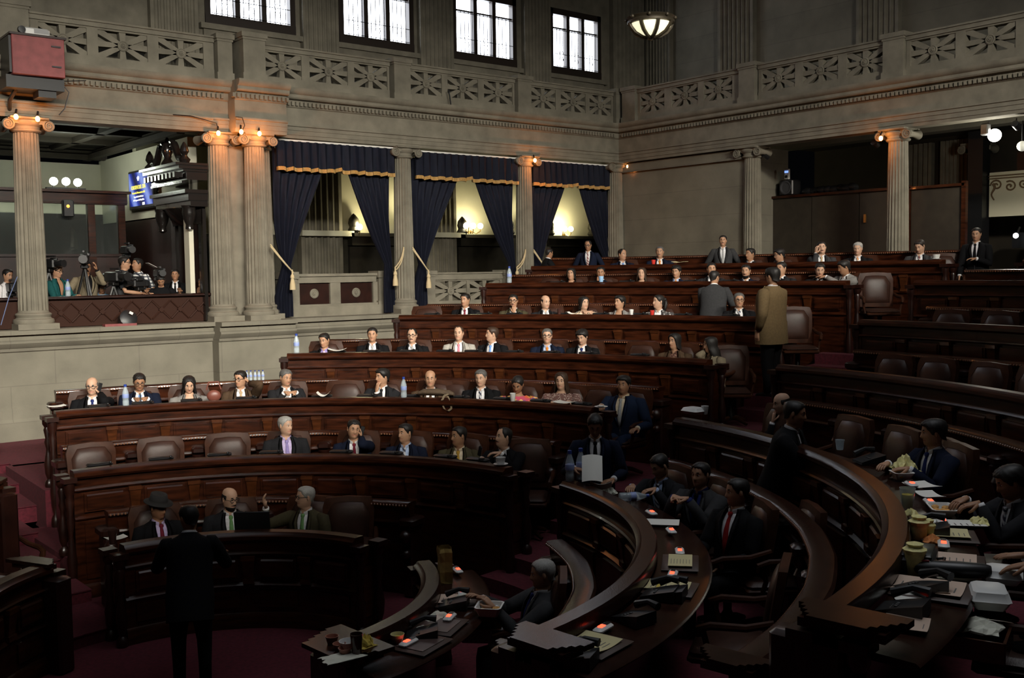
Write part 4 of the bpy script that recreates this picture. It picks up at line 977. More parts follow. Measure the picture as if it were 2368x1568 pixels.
def person(label, head, fz, heading, fy=0, fp=0, fr=0, pose='sit', lean=6, suit='black', shirt='white', tie=None, style='suit', hair='short', hc='bk', sk=1, gl=False, mus=None, wL='lap', wR='lap', dL=None, dR=None, fat=1., S=.97, legs=None, hat=False, tw=0, cL=.5, cR=.5, grp=None, sleeve='long', nolegs=False, cat='person'):
    hh = head.z-fz
    L_ = RAD(lean); u = V((sin(L_), 0, cos(L_))); w = V((cos(L_), 0, -sin(L_))); v = V((0, 1, 0))
    nd = V((sin(L_*.6+RAD(fp)*.25), 0, cos(L_*.6+RAD(fp)*.25)))
    zp = hh-(.53*u.z+.142*nd.z)*S
    Pp = V((0, 0, zp)); Nk = Pp+u*.53*S; Hc = Nk+nd*.142*S
    rot = MX.Rotation(RAD(heading), 3, 'Z'); base = head-rot @ Hc; base.z = fz
    root = thing('person', label, cat, base, RAD(heading), grp)
    HR = MX.Rotation(RAD(fy), 3, 'Z') @ MX.Rotation(RAD(fp), 3, 'Y') @ MX.Rotation(RAD(fr), 3, 'X')
    hs = S*.94
    def HP(x, y, t): return Hc+HR @ V((x*hs, y*hs, (t-.5)*HH*hs))
    hf, hl, hu = HR @ V((1, 0, 0)), HR @ V((0, 1, 0)), HR @ V((0, 0, 1))
    # ---- body: trunk, neck and head in one skin, arms and hands rooted in it
    b = MB()
    def tring(s_, hw, df, db, yaw=0, c=None, f_=None):
        c = c or Pp+u*s_*S; R_ = MX.Rotation(RAD(yaw), 3, 'Z'); out = []
        for an in ANG:
            r = RAD(an); p = R_ @ V(((df if abs(an) < 90 else db)*cos(r), hw*sin(r), 0)); out.append(c+(w*p.x+v*p.y)*S)
        return out
    rings = [tring(s_, a_*fat, d_*fat, e_) for s_, a_, d_, e_ in ((-.06, .10, .08, .08), (0, .165, .11, .11), (.12, .155, .11, .1), (.25, .155, .115, .1), (.36, .165, .115, .1), (.44, .165, .09, .09), (.485, .12, .062, .07), (.515, .066, .05, .06))]
    rings.append(tring(.54, .056, .052, .056, fy*.4))
    rings.append(tring(0, .054, .054, .056, fy*.75, c=(Nk*.55+HP(-.012, 0, 0)*.45)))
    nt_ = len(rings)
    for t in HT: rings.append([HP(*headpt(an, t), t) for an in ANG])
    b.loft(rings)
    # lips and brows are painted regions of the head skin
    k = 0
    for j in range(len(rings)-1):
        for i in range(NA):
            if j >= nt_:
                t = (HT[j-nt_]+HT[j-nt_+1])/2; am = (ANG[i]+ANG[(i+1) % NA])/2 if i < NA-1 else -3.5
                if .18 < t < .24 and abs(am) < 28: b.m[k] = 1
                elif .595 < t < .625 and 11 < abs(am) < 36: b.m[k] = 2
            k += 1
    for sg in (1, -1):
        xx, yy = headpt(sg*22, .508); c = HP(xx-.0055, yy, .508)
        b.mi = 3; b.ball(c, .0125*S, 8, 6, (1, 1.15, .5), HR)
        b.mi = 4; b.ball(c+hf*.0078*S, .0068*S, 7, 5, (1, 1, .85), HR)
        b.mi = 0; c = HP(-.008, sg*.076, .47); b.ball(c, .028*S, 8, 6, (.55, .32, 1.15), HR)
    # ---- arms
    segs = {}
    for sg, wt, hd in ((1, wL, dL), (-1, wR, dR)):
        Sh = Pp+(u*.438+v*sg*.19*fat**.5)*S
        dors = None; hdir = None
        if wt == 'lap': T = V((.27, sg*.09, zp+.13)); 
        elif wt == 'desk': T = V((.40, sg*.13, .87)); hdir = V((1, -sg*.5, -.1))
        elif wt == 'clasp': T = V((.36, sg*.075, .93)); hdir = V((.5, -sg*1, .0))
        elif wt == 'ear': T = HP(.03, sg*.108, .0); hdir = hu*1-hl*sg*.25-hf*.2; dors = hl*sg
        elif wt == 'chin': T = HP(.135, sg*.03, -.42); hdir = hu*1-hf*.35; dors = hf
        elif wt == 'temple': T = HP(.07, sg*.125, .02); hdir = hu-hl*sg*.22; dors = hf*.6+hl*sg
        elif wt == 'behind': T = HP(-.055, sg*.10, .12); hdir = hu*.9+hf*-.1-hl*sg*.5; dors = hl*sg-hf
        elif wt == 'belly': T = V((.26, sg*.06, zp+.22)); hdir = V((.4, -sg, 0))
        elif wt == 'down': T = V((.06, sg*.27, zp-.04)); hdir = V((.15, 0, -1)); dors = V((.2, sg, 0))
        else: T = V(wt); 
        if hd: hdir = V(hd)
        d = T-Sh; L1, L2 = .29*S, .25*S; D = d.length
        if D > (L1+L2)*.985: T = Sh+d.normalized()*(L1+L2)*.985; d = T-Sh; D = d.length
        if D < .12: D = .12
        aa = (L1*L1-L2*L2+D*D)/(2*D); hgt = sqrt(max(0, L1*L1-aa*aa)); dn = d.normalized()
        pole = V((-.25, sg*.55, -1)) if wt not in ('ear', 'temple', 'behind') else V((.3, sg*(.75 if wt != 'temple' else .3), -.9))
        pole = (pole-dn*pole.dot(dn)).normalized(); E_ = Sh+dn*aa+pole*hgt
        fd = (T-E_).normalized()
        hdir = (hdir or fd).normalized()
        dors = dors or (V((0, 0, 1)) if abs(hdir.z) < .8 else V((.3, sg, 0)))
        segs[sg] = (Sh, E_, T, fd)
        b.mi = 0; b.tube([Sh, Sh.lerp(E_, .5), E_, E_.lerp(T, .5), T], [.045*S, .042*S, .036*S, .034*S, .024*S], 8)
        hand(b, T+fd*.012, hdir, dors, sg, cL if sg > 0 else cR, S)
    sm = mat('skin_%d' % sk, SKIN[sk], .55, n=.08, ns=30, spec=.4)
    lm_ = mat('lips_%d' % sk, tuple(c*f for c, f in zip(SKIN[sk], (.85, .55, .6))), .5)
    hm_ = mat('hair_'+hc, HAIRC[hc], .55, n=.35, ns=60, spec=.4, stretch=(4, 4, 1))
    b.build('body', [sm, lm_, hm_, mat('eye_white', (.6, .58, .54), .3), mat('iris', (.012, .007, .005), .2)], root, True, local=True)
    if hair: hair_mesh(HP, hair, hc).build('hair', hm_, root, True, local=True)
    if hat:
        a = MB(); R2 = lambda r1, r2, t: [HP(-.008+r1*cos(2*pi*k/24), r2*sin(2*pi*k/24), t+.03*abs(sin(2*pi*k/24))*(1 if r1 > .12 else 0)) for k in range(24)]
        a.loft([R2(.10, .088, .70), R2(.165, .145, .69), R2(.165, .145, .71), R2(.106, .094, .74), R2(.108, .092, .85), R2(.095, .078, 1.13), R2(.06, .045, 1.10), R2(.02, .01, 1.06)]); a.build('hat', mat('black_felt', (.01, .009, .009), .9), root, True, local=True)
    if gl:
        a = MB()
        for sg in (1, -1):
            c = (.098, sg*.033)
            a.tube([HP(c[0]-.10*(c[1]+sg*.0+.026*cos(q*pi/6))**2*8, c[1]+.026*cos(q*pi/6), .508+.082*sin(q*pi/6)) for q in range(13)], .0028, 5)
            a.tube([HP(.088, sg*.06, .53), HP(.05, sg*.08, .53), HP(-.01, sg*.082, .52)], .0025, 5)
        a.tube([HP(.099, .008, .52), HP(.104, 0, .53), HP(.099, -.008, .52)], .0025, 5); a.build('glasses', mat('glasses_frame', (.02, .018, .016), .3), root, True, local=True)
    if mus:
        a = MB(); 
        rr = []
        for an in (-26, -18, -9, 0, 9, 18, 26):
            x0, y0 = headpt(an, .262); q = 1-abs(an)/34
            rr.append([HP(x0+e, y0, .262+dz) for e, dz in ((-.004, -.03*q-.008-.0008*abs(an)), (.008*q, -.026*q-.0008*abs(an)), (.008*q, .024*q-.0008*abs(an)), (-.004, .03*q-.0008*abs(an)))])
        a.loft(rr)
        if mus == 'beard':
            rr = []
            for t in (-.06, .0, .05, .1, .14): rr.append([HP(*headpt(an, max(t, 0), .006*(1 if abs(an) < 60 else .4)), t) for an in (-80, -62, -45, -30, -15, 0, 15, 30, 45, 62, 80)]+[HP(*headpt(an, max(t, 0), -.01), t) for an in (70, 40, 0, -40, -70)])
            a.loft(rr)
        a.build('moustache' if mus != 'beard' else 'beard', hm_, root, True, local=True)
    # ---- clothes
    jm = cloth(suit); shm = cloth(shirt) if shirt else None
    JR = [(-.10, .19, .15, .14, 0), (0, .192, .145, .135, 0), (.08, .185, .138, .125, .004), (.17, .178, .138, .12, .010), (.26, .182, .142, .12, .030), (.35, .192, .138, .122, .048), (.42, .202, .122, .120, .058), (.46, .192, .100, .108, .060), (.49, .150, .082, .092, .058), (.515, .098, .066, .078, .052), (.535, .078, .058, .070, .046)]
    opn = style == 'suit'
    JR = [(q[0], q[1]*1.07, q[2], q[3], q[4]) if q[0] < .47 else q for q in JR]
    if style == 'shirt' or style == 'blouse': JR = [(s_, a_-.006, d_-.006, e_-.004, 0) for s_, a_, d_, e_, _ in JR]
    if pose == 'stand' and style == 'suit': JR = [(-.22, .20, .145, .15, 0), (-.16, .198, .15, .15, 0)]+JR
    if style == 'blouse': JR = JR[:-1]
    j = MB(); rings = []; gl_, gr_ = [], []; nseg = 25
    for s_, a_, d_, e_, gp in JR:
        a_ *= fat; d_ *= fat; e_ *= fat**.5
        g0 = DEG(math.asin(min(.9, max(gp, .0015)/a_))) if opn else .0
        ring = []
        for q in range(nseg+1 if opn else nseg):
            an = g0+(360-2*g0)*q/nseg; r = RAD(an); ca = cos(r)
            p = Pp+(u*s_+w*((d_ if ca > 0 else e_)*ca)+v*(a_*sin(r)))*S
            ring.append(p)
        rings.append(ring); gl_.append(ring[0]); gr_.append(ring[-1])
    j.loft(rings, closed=not opn, cap0=False, cap1=False)
    if opn:   # inner lining gives the coat its thickness
        j.loft([[p-(p-(Pp+u*s_*S))*.05 for p in ring] for ring, (s_, *_r2) in zip(rings, JR)], closed=False)
    for sg in (1, -1):
        Sh, E_, T, fd = segs[sg]; inn = Sh-v*sg*.05*S+u*.005
        f5 = fat**.5
        if sleeve == 'long': j.tube([inn, Sh-v*sg*.008, Sh.lerp(E_, .28), Sh.lerp(E_, .7), E_.lerp(Sh, .08), E_, E_.lerp(T, .1), E_.lerp(T, .5), E_.lerp(T, .93)], [q*S*f5 for q in (.062, .076, .070, .060, .058, .056, .055, .049, .041)], 12, cap=True)
        else: j.tube([inn, Sh-v*sg*.008, Sh.lerp(E_, .3), Sh.lerp(E_, .78)], [q*S*f5 for q in (.06, .074, .068, .064)], 12)
    jo = j.build({'suit': 'jacket', 'shirt': 'shirt', 'blouse': 'blouse'}[style], jm, root, True, local=True)
    if opn:
        a = MB()
        for edge, sg in ((gl_, 1), (gr_, -1)):
            rows_ = [(i, s_) for i, (s_, *_q) in enumerate(JR) if .1 < s_]
            A, B, C_ = [], [], []
            for i, s_ in rows_:
                p = edge[i]; wd = lerp([(.15, .012), (.26, .038), (.38, .055), (.44, .050), (.48, .040), (.54, .03)], s_)[0]
                A.append(p+w*.006); B.append(p+(v*sg*wd*S)+w*(.012-.25*wd*(1 if s_ < .44 else 1.6))+u*(.0 if s_ < .5 else .004)); C_.append(p-w*.004+v*sg*wd*.5*S)
            a.loft([list(q) for q in zip(A, B, C_)])
        a.build('lapels', jm, root, True, local=True)
        a = MB(); rr = []
        for s_, a_, d_ in ((.05, .14, .128), (.17, .15, .130), (.26, .155, .130), (.35, .15, .124), (.42, .14, .106), (.47, .11, .082), (.5, .075, .066)):
            rr.append([Pp+(u*s_+w*(d_*fat*cos(RAD(q)))+v*(a_*fat*sin(RAD(q))))*S for q in range(-80, 81, 10)]+[Pp+(u*s_+w*.01)*S])
        a.loft(rr)
        for r0, r1, s0, s1, df in ((.064, .068, .50, .545, 0), (.060, .064, .555, .50, .0)):
            ring0 = []
            for (r_, s_) in ((r0, s0), (r1, s1)):
                ring0.append([Pp+(u*(s_-.028*max(0, cos(RAD(an)))**2*(1 if s_ > .52 else .4))+w*((r_+.004)*cos(RAD(an))+.004)+v*(r_*sin(RAD(an))))*S for an in range(8, 353, 16)])
            a.loft(ring0, closed=False)
        for sg in (1, -1):
            Sh, E_, T, fd = segs[sg]; a.tube([E_.lerp(T, .88), T+fd*.006], [.035*S, .034*S], 12)
        if shm and tie != 'skin': a.build('shirt', shm, root, True, local=True)
        if tie and tie != 'skin':
            a = MB(); rr = []
            for s_, hw_ in ((.507, .016), (.502, .021), (.485, .021), (.470, .013), (.44, .018), (.36, .024), (.26, .030), (.15, .034)):
                d_ = lerp([(.05, .128), (.17, .130), (.26, .130), (.35, .124), (.42, .106), (.47, .084), (.51, .072)], s_)[0]*fat
                bulge = .010 if s_ > .475 else .004
                c = Pp+(u*s_+w*(d_+bulge))*S
                rr.append([c-v*hw_*S, c+w*.006-v*hw_*.4*S, c+w*.006+v*hw_*.4*S, c+v*hw_*S, c-w*.02+v*hw_*.8*S, c-w*.02-v*hw_*.8*S])
            a.loft(rr); a.build('tie', cloth(tie), root, True, local=True)
    elif style == 'shirt':
        a = MB(); rr = []
        for r_, s_ in ((.074, .505), (.069, .545), (.064, .545), (.066, .51)): rr.append([Pp+(u*(s_-.02*max(0, cos(RAD(an))))+w*((r_)*cos(RAD(an)))+v*(r_*sin(RAD(an))))*S for an in range(6, 355, 12)])
        a.loft(rr, closed=False); a.build('collar', jm, root, True, local=True)
    if shirt == 'poloneck':
        pass
    # ---- legs
    tm = cloth(legs or (suit if style == 'suit' and suit not in ('tan', 'lgrey') else 'black'))
    a = MB(); 
    hip = [Pp+(u*s_)*S for s_ in (-.11, -.04, .04)]
    a.loft([[c+(w*(.112*fat**.5*cos(2*pi*k/16)*q)+v*(.16*fat*sin(2*pi*k/16)*q))*S for k in range(16)] for c, q in zip(hip, (.7, 1, .98))])
    feet = []
    for sg in (1, -1):
        h0 = Pp+V((0.0, sg*.09*S, -.05*S))
        if pose == 'sit': kn = V((.40*S, sg*.11, max(.40, zp+.0))); an_ = V((.42*S, sg*.11, .09)); 
        elif pose == 'stand': kn = V((.03, sg*.10, zp*.52)); an_ = V((.0, sg*.10, .09))
        if pose == 'stand' and tw: an_.x += tw*sg; kn.x += tw*sg*.6
        a.tube([h0, h0.lerp(kn, .5), kn.lerp(h0, .06), kn, kn.lerp(an_, .12), kn.lerp(an_, .6), an_-V((0, 0, .03))], [q*S*fat**.5 for q in (.095, .085, .068, .066, .064, .056, .052)], 12); feet.append(an_)
    a.build('trousers', tm, root, True, local=True)
    if pose == 'stand' or legs == 'show':
        for f_ in feet:
            a = MB(); rr = []
            for x, w_, h_ in ((-.07, .03, .07), (-.04, .04, .085), (.03, .042, .08), (.1, .046, .055), (.16, .042, .045), (.185, .02, .03)): rr.append([(f_.x+x, f_.y+w_*cos(2*pi*k/10), max(.004, h_*.5+h_*.5*sin(2*pi*k/10))) for k in range(10)])
            a.loft(rr); a.build('shoe', mat('black_shoe', (.008, .007, .007), .3), root, True, local=True)
    root_info[root.name] = (Hc, HP, segs, rot, base)
    return root
root_info = {}
def seat_person(k, px, py, label, fy=0, by=None, dr=.8, chair_=True, grp=None, **kw):
    h = atr(px, py, RK[k]+dr); return seat_at(k, h, label, fy, by, chair_, grp, **kw)
def seat_at(k, h, label, fy=0, by=None, chair_=True, grp=None, **kw):
    hcam = DEG(atan2(-h.y, -h.x)); r_, th = pol(h)
    if by is None: by = fy*.35
    if chair_: chair(RK[k]+.72, th, F[k], 'brown leather chair under the ' + label.replace('person', 'one', 1) if len(label.split()) < 11 else 'brown leather chair of the ' + ' '.join(label.split()[1:12]), 'chairs of seated people')
    return person(label, h, F[k], hcam+by, fy=fy-by, grp=grp or 'people in the bench rows', **kw)
SP = seat_person
# third row, middle block
SP(3, 213, 892, 'person in black suit and dark blue tie holding a phone to the ear, third row', -12, fp=8, suit='black', tie='dblue', hair='bald', hc='sp', sk=0, gl=True, wL='ear', fat=1.1)
SP(3, 322, 882, 'person in navy suit and light blue tie looking down at a phone, third row', 6, fp=22, suit='navy', tie='sky', sk=2, gl=True, wL='clasp', wR='clasp', fat=1.08)
SP(3, 437, 888, 'person in grey jacket with long hair looking down, third row', 4, fp=24, suit='grey', shirt='cream', tie='skin', hair='long', sk=0, fat=1.05)
SP(3, 556, 875, 'person in brown suit and beige tie with one hand behind the ear, third row', -34, fp=6, by=0, suit='brown', tie='beige', sk=1, gl=True, wL='behind')
SP(3, 661, 872, 'person in charcoal suit and grey tie with clasped hands, third row', 28, fp=12, suit='char', tie='silver', hc='sp', sk=1, wL='clasp', wR='clasp')
SP(3, 884, 870, 'person in charcoal suit resting the chin on one hand, third row', -58, fp=4, by=-15, suit='char', tie='char', hair='bushy', sk=1, wR='desk', wL='chin')
SP(3, 995, 875, 'person in brown jacket sitting behind the brown bag, third row', -4, fp=3, suit='brown', tie='brown', hair='bald', hc='bk', sk=1, fat=1.15)
SP(3, 1112, 873, 'person in black suit and black striped tie, third row', -20, fp=8, suit='black', tie='striped', hc='sp', sk=0, fat=1.1)
SP(3, 1197, 888, 'person in orange patterned blouse with head bowed, third row', -18, fp=30, fr=-8, by=0, suit='huipil', style='blouse', shirt=None, hair='tied', sk=2, fat=1.15, wR='desk')
SP(3, 1298, 880, 'person in spotted blouse with long hair smiling, third row', -16, fp=4, suit='spots', style='blouse', shirt=None, hair='long', hc='br', sk=0, wR='desk', wL='desk')
SP(3, 1442, 888, 'person in blue suit and grey tie at the right end of the third row', -22, fp=4, by=-25, suit='blue', shirt='ivory', tie='silver', hair='bushy', sk=2, fat=1.25, wR='desk', wL=(.34, .3, .62))
# second row, middle block
SP(2, 660, 983, 'person in dark suit with lavender shirt and tie, second row', 44, fp=4, by=8, suit='char', shirt='lav', tie='purple', hc='gy', sk=0, fat=1.12)
SP(2, 818, 991, 'smiling person in navy suit and maroon tie holding a phone to the ear, second row', 12, fp=6, fr=-6, by=0, suit='navy', tie='maroon', sk=1, wL='ear')
SP(2, 937, 1000, 'person in navy suit with light blue shirt and striped tie, second row', -48, fp=2, by=-12, suit='navy', shirt='lblue', tie='striped', sk=1)
SP(2, 1061, 1007, 'person in olive suit and orange tie, second row', -58, fp=2, by=-10, suit='olive', shirt='ivory', tie='gold', sk=2, fat=1.05)
SP(2, 1165, 1010, 'person in black suit holding a phone at the right end of the second row', -62, fp=-6, by=-20, suit='black', tie='striped', hair='reced', sk=0, mus=True, wR='desk', wL='clasp')
# first row, middle block
SP(1, 366, 1172, 'person in black hat and dark red tie in the lowest row', 42, fp=12, by=22, suit='black', shirt='lav', tie='maroon', sk=3, hat=True, hair='short')
SP(1, 531, 1152, 'person in dark suit and green tie leaning right in the lowest row', 36, fp=10, by=6, suit='char', tie='green', hair='bald', hc='bk', sk=0, gl=True, mus='beard', fat=1.12, wL='lap')
SP(1, 706, 1148, 'person in dark green grey suit and pale green tie raising a hand, lowest row', -72, fp=0, by=-28, suit='olive', tie='green', hc='gy', sk=0, gl=True, wR=(.26, -.34, .98), dR=(.3, -.1, 1))
# fourth row, middle block
SP(4, 750, 786, 'person in black suit and purple shirt behind a white sheet, fourth row', -30, fp=14, suit='black', shirt='purple', tie='lav', sk=1)
SP(4, 861, 773, 'person in black suit and white patterned tie, fourth row', -6, fp=4, suit='black', tie='silver', sk=1)
SP(4, 953, 775, 'person in black suit and silver tie with a moustache, fourth row', -12, fp=2, suit='black', tie='silver', hair='reced', sk=0, gl=True, mus=True)
SP(4, 1061, 770, 'person in light grey suit and pink tie, fourth row', -14, fp=2, suit='lgrey', tie='pink', hair='reced', hc='br', sk=0)
SP(4, 1138, 772, 'person in black suit and blue tie seen in profile, fourth row', -78, fp=0, by=-25, suit='black', tie='sky', hair='short', hc='br', sk=0)
SP(4, 1265, 776, 'person in dark suit with blue shirt and orange tie, fourth row', -2, fp=2, suit='navy', shirt='lblue', tie='orange', hc='sp', sk=0, gl=True, fat=1.05)
SP(4, 1346, 778, 'person in black suit and blue tie looking down, fourth row', -26, fp=22, suit='black', tie='dblue', hair='bushy', sk=0)
SP(4, 1560, 788, 'person in brown jacket and patterned scarf, fourth row', -42, fp=2, suit='brown', shirt='scarf', tie=None, hair='bob', sk=1)
SP(4, 1643, 796, 'person in olive jacket with a hand at the face, right end of the fourth row', -75, fp=10, by=-45, suit='khaki', shirt='brown', hair='long', sk=1, wR='temple', S=.93)
# fifth row, middle block
SP(5, 1076, 693, 'person in black suit and dark red tie at the left end of the fifth row', -32, fp=4, suit='black', tie='maroon', sk=1)
SP(5, 1187, 695, 'bearded person in olive suit with a hand on the chin, fifth row', -8, fp=4, suit='olive', hair='short', tie='black', sk=1, gl=True, mus='beard', wL='chin')
SP(5, 1261, 698, 'person in charcoal suit and grey tie, bald, fifth row', 34, fp=8, suit='char', tie='silver', hair='bald', hc='bk', sk=0)
SP(5, 1350, 700, 'person in cream jacket with short hair, fifth row', 30, fp=2, suit='cream', shirt='beige', tie='skin', hair='bob', sk=0, wR='clasp', wL='clasp')
SP(5, 1433, 698, 'person in grey jacket and open neckline, fifth row', -44, fp=0, suit='grey', shirt=None, tie='skin', hair='bushy', sk=1)
SP(5, 1523, 697, 'person in patterned jacket and white polo neck, fifth row', -60, fp=0, by=-10, suit='tweed', shirt='white', tie=None, hair='tied', sk=0)
SP(5, 1709, 693, 'smiling person in black suit and striped tie at the right end of the fifth row', 8, fp=4, suit='black', tie='striped', hc='sp', sk=1, gl=True)
# sixth row, middle block
SP(6, 1321, 633, 'person in black jacket with open collar at the left end of the sixth row', -16, fp=0, suit='black', shirt='beige', tie='skin', hair='bob', sk=1)
SP(6, 1389, 630, 'person in dark suit drinking from a blue cup, sixth row', -4, fp=4, suit='navy', sk=2, wR='chin')
SP(6, 1484, 632, 'person in dark brown jacket with long hair, sixth row', -8, fp=0, suit='brown', shirt='beige', tie='skin', hair='long', hc='br', sk=0)
SP(6, 1564, 627, 'person in navy suit with blue shirt and orange tie, sixth row', -22, fp=10, suit='navy', shirt='lblue', tie='orange', hair='bushy', sk=1, wR='desk')
SP(6, 1645, 621, 'person in dark suit partly hidden by the person standing with back turned, sixth row', 10, fp=6, suit='char', tie='black', sk=1)
SP(6, 1725, 626, 'bearded person in dark suit leaning forward, sixth row', -14, fp=6, lean=14, suit='navy', tie='silver', sk=1, mus='beard', wR='desk')
SP(6, 1807, 620, 'person in dark suit and pinkish striped tie, sixth row', -34, fp=6, suit='char', tie='striped_red', sk=1)
SP(6, 1896, 623, 'person in black suit bending over the desk, sixth row', 6, fp=20, lean=18, suit='black', tie=None, sk=0, wR='desk', wL='desk')
SP(6, 1951, 617, 'person in light grey suit stretching out an arm, right end of the sixth row', -66, fp=18, by=-40, lean=24, suit='grey', tie=None, hair='bushy', sk=2, wR=(.27, -.50, .97), wL=(.36, -.26, .97), dR=(.3, -1, .05), dL=(.4, -1, 0), cL=.2, cR=.15)
# top row
SP(7, 1439, 588, 'laughing person in dark suit and blue tie, top row', 42, fp=4, suit='navy', tie='sky', hair='reced', sk=1)
SP(7, 1526, 582, 'person in dark suit and orange tie with a moustache, top row', -8, fp=2, suit='navy', tie='orange', hc='sp', sk=1, mus=True, fat=1.1)
SP(7, 1735, 587, 'person in dark suit turning left beside the standing grey suit, top row', -50, fp=2, suit='char', tie=None, sk=2)
SP(7, 1802, 588, 'person in dark suit with glasses bending left, top row', -72, fp=14, by=-30, lean=14, suit='black', hair='bushy', sk=1, gl=True)
SP(7, 1900, 572, 'person in dark grey suit with fingers at the temple, top row', 4, fp=2, fr=6, by=0, suit='mgrey', tie='beige', sk=0, mus=True, wR='temple')
SP(7, 1984, 574, 'person in dark suit and orange striped tie left of the bright column', -12, fp=12, suit='black', tie='striped_or', hc='gy', sk=0)
SP(7, 2127, 569, 'person in dark grey suit writing at the right end of the top row', -28, fp=26, by=-10, lean=12, suit='mgrey', tie='striped_red', hc='dk', sk=0, wR='desk', wL='desk')
GS = 'standing people'
def stand(px, py, p, fz, label, hd=0, **kw):
    hcam = DEG(atan2(-p.y, -p.x)); return person(label, p, fz, hcam+hd, pose='stand', grp=GS, **kw)
p = atr(1360, 567, RK[7]+.95); stand(1360, 567, p, F[7], 'standing person in navy suit and striped tie before the third curtain bay', -8, fy=-10, fp=10, suit='navy', tie='striped_red', hair='reced', sk=2, gl=True, S=.86, wL='down', wR='down')
p = atr(1270, 585, RK[7]+.75); stand(1270, 585, p, F[7], 'person in dark suit turned away beside the second curtain tieback', 108, fy=10, fp=8, suit='black', sk=2, S=.82, lean=14, wL=(.28, .15, .75), wR=(.42, -.1, .76))
p = atr(1672, 556, RK[7]+.85); stand(1672, 556, p, F[7], 'standing person in grey suit and grey tie with a moustache, top row', 0, fy=-4, suit='mgrey', tie='silver', sk=1, mus=True, S=.88, wL='down', wR='down')
p = atx(2258, 541, 16.15); stand(2258, 541, p, F[7], 'standing person in black suit clasping the hands beyond the top row', -16, fy=2, fp=10, suit='black', tie='black', sk=1, S=.92, wL='belly', wR=(.25, -.2, .62))
p = atr(1652, 641, 9.95); stand(1652, 641, p, F[5], 'person in dark grey jacket standing with back turned in the fifth row', 172, fy=-25, fp=10, suit='mgrey', sk=1, S=.93, lean=16, wL='desk', wR=(.35, -.25, 1.0), fat=1.12)
p = atr(1786, 637, 8.1); stand(1786, 637, p, -1.70, 'person in tan jacket standing in the centre aisle', -118, fy=-14, fp=6, suit='tan', legs='black', hair='bushy', sk=1, gl=True, S=1.0, wL='down', wR=(.12, -.28, .72), fat=1.4, lean=0)
# centre aisle, pit and right block
p = atz(1376, 982, F[2]+1.42); stand(1376, 982, p, F[2], 'person in dark suit reading a white sheet in the centre aisle', 0, fy=0, fp=32, suit='navy', tie='black', sk=2, S=.93, lean=8, wR=(.30, -.20, 1.03), wL=(.30, .17, .93), dR=(.4, .9, -.1), dL=(.5, -.8, -.1))
PAPERMAN = p
p = atz(437, 1196, F[1]+1.36); stand(437, 1196, p, F[1], 'person in black suit standing in the pit with back turned, hands on the desk', 176, fy=30, fp=10, suit='black', sk=3, S=.93, lean=20, wL=(.50, .22, .97), wR=(.50, -.24, .97), fat=1.0)
p = atz(1838, 955, F[2]+1.62); stand(1838, 955, p, F[2], 'person in dark suit standing in profile reaching over the third row desk', 76, fy=8, fp=10, suit='black', sk=2, hc='bk', S=1.0, lean=16, wL=(.45, .1, 1.12), wR=(.56, -.06, .98), fat=1.12)
SP(2, 1525, 1076, 'person in dark suit reading papers with a striped tie, right block second row', -52, fp=26, by=-34, suit='char', shirt='lblue', tie='striped', sk=1, wL='desk', wR='desk', lean=12)
SP(2, 1620, 1096, 'person in dark grey suit facing the camera side, right block second row', -36, fp=2, by=-34, suit='mgrey', shirt='dblue', tie='black', sk=1, wL='clasp', wR='clasp', fat=1.1)
SP(2, 1705, 1136, 'person in black suit and bright red tie, right block second row', -72, fp=4, by=-40, suit='black', tie='red', hair='short', sk=1, wR=(.36, -.1, .62), lean=-4)
seat_at(1, atz(1255, 1325, F[1]+1.03), 'person in grey suit eating from a white box, right block lowest row', -88, by=-78, suit='mgrey', tie='dblue', hc='gy', sk=1, wL=(.34, .12, .82), wR=(.40, -.06, .84), lean=-6, fp=8)
seat_at(3, atr(1808, 932, 6.0), 'bald person in dark suit with a hand at the chin behind the standing one', -70, by=-50, suit='black', hair='bald', hc='bk', sk=0, wR='chin', lean=10, fp=10)
seat_at(3, atr(2158, 998, 5.8), 'person in navy suit facing left over a yellow bag, right block third row', -78, by=-50, suit='navy', tie='dblue', hair='bushy', sk=1, wL='desk', wR='desk', fp=8)
seat_at(3, atr(2336, 1112, 5.8), 'person in dark suit eating with bowed head, right block third row', -72, by=-58, suit='char', tie='striped', hair='bushy', sk=2, wL=(.42, .08, .9), wR=(.42, -.08, .9), dL=(1, -.3, -.25), dR=(1, .3, -.25), lean=14, fp=24)
seat_at(3, V((5.52, 2.18, F[3]+1.12)), 'person at the right edge in black suit with both hands over food boxes', -96, by=-96, suit='black', sk=2, wL=(.38, .02, .90), wR=(.44, -.25, .88), dL=(1, .1, -.3), dR=(1, .3, -.1), lean=10, fp=20, cL=.3, cR=.2)
# press gallery
GPR = 'people in the press gallery'
FP = -1.3
def press(px, py, y, label, hd, **kw):
    p = aty(px, py, y); hcam = DEG(atan2(-p.y, -p.x)); hh = p.z-FP
    return person(label, p, FP, hcam+hd, pose='stand', grp=GPR, S=max(.86, min(1, hh/1.52)), **kw)
press(132, 626, 17.9, 'person in teal jacket smiling down beside the leftmost column', 45, fy=12, fp=14, suit='teal', shirt='white', tie='skin', hair='tied', hc='br', sk=1, gl=True, wL=(.34, .12, .98), wR=(.36, -.05, .96))
press(18, 636, 17.9, 'person in white shirt half hidden behind the leftmost column', 40, fp=12, suit='white', style='shirt', shirt=None, sk=1)
press(200, 618, 18.1, 'camera operator in khaki vest behind a video camera on a tripod', 24, fy=-8, fp=4, suit='khaki', legs='khaki', sk=2, wL=(.32, .06, 1.40), wR='down', dL=(.3, -.3, 1), shirt='black')
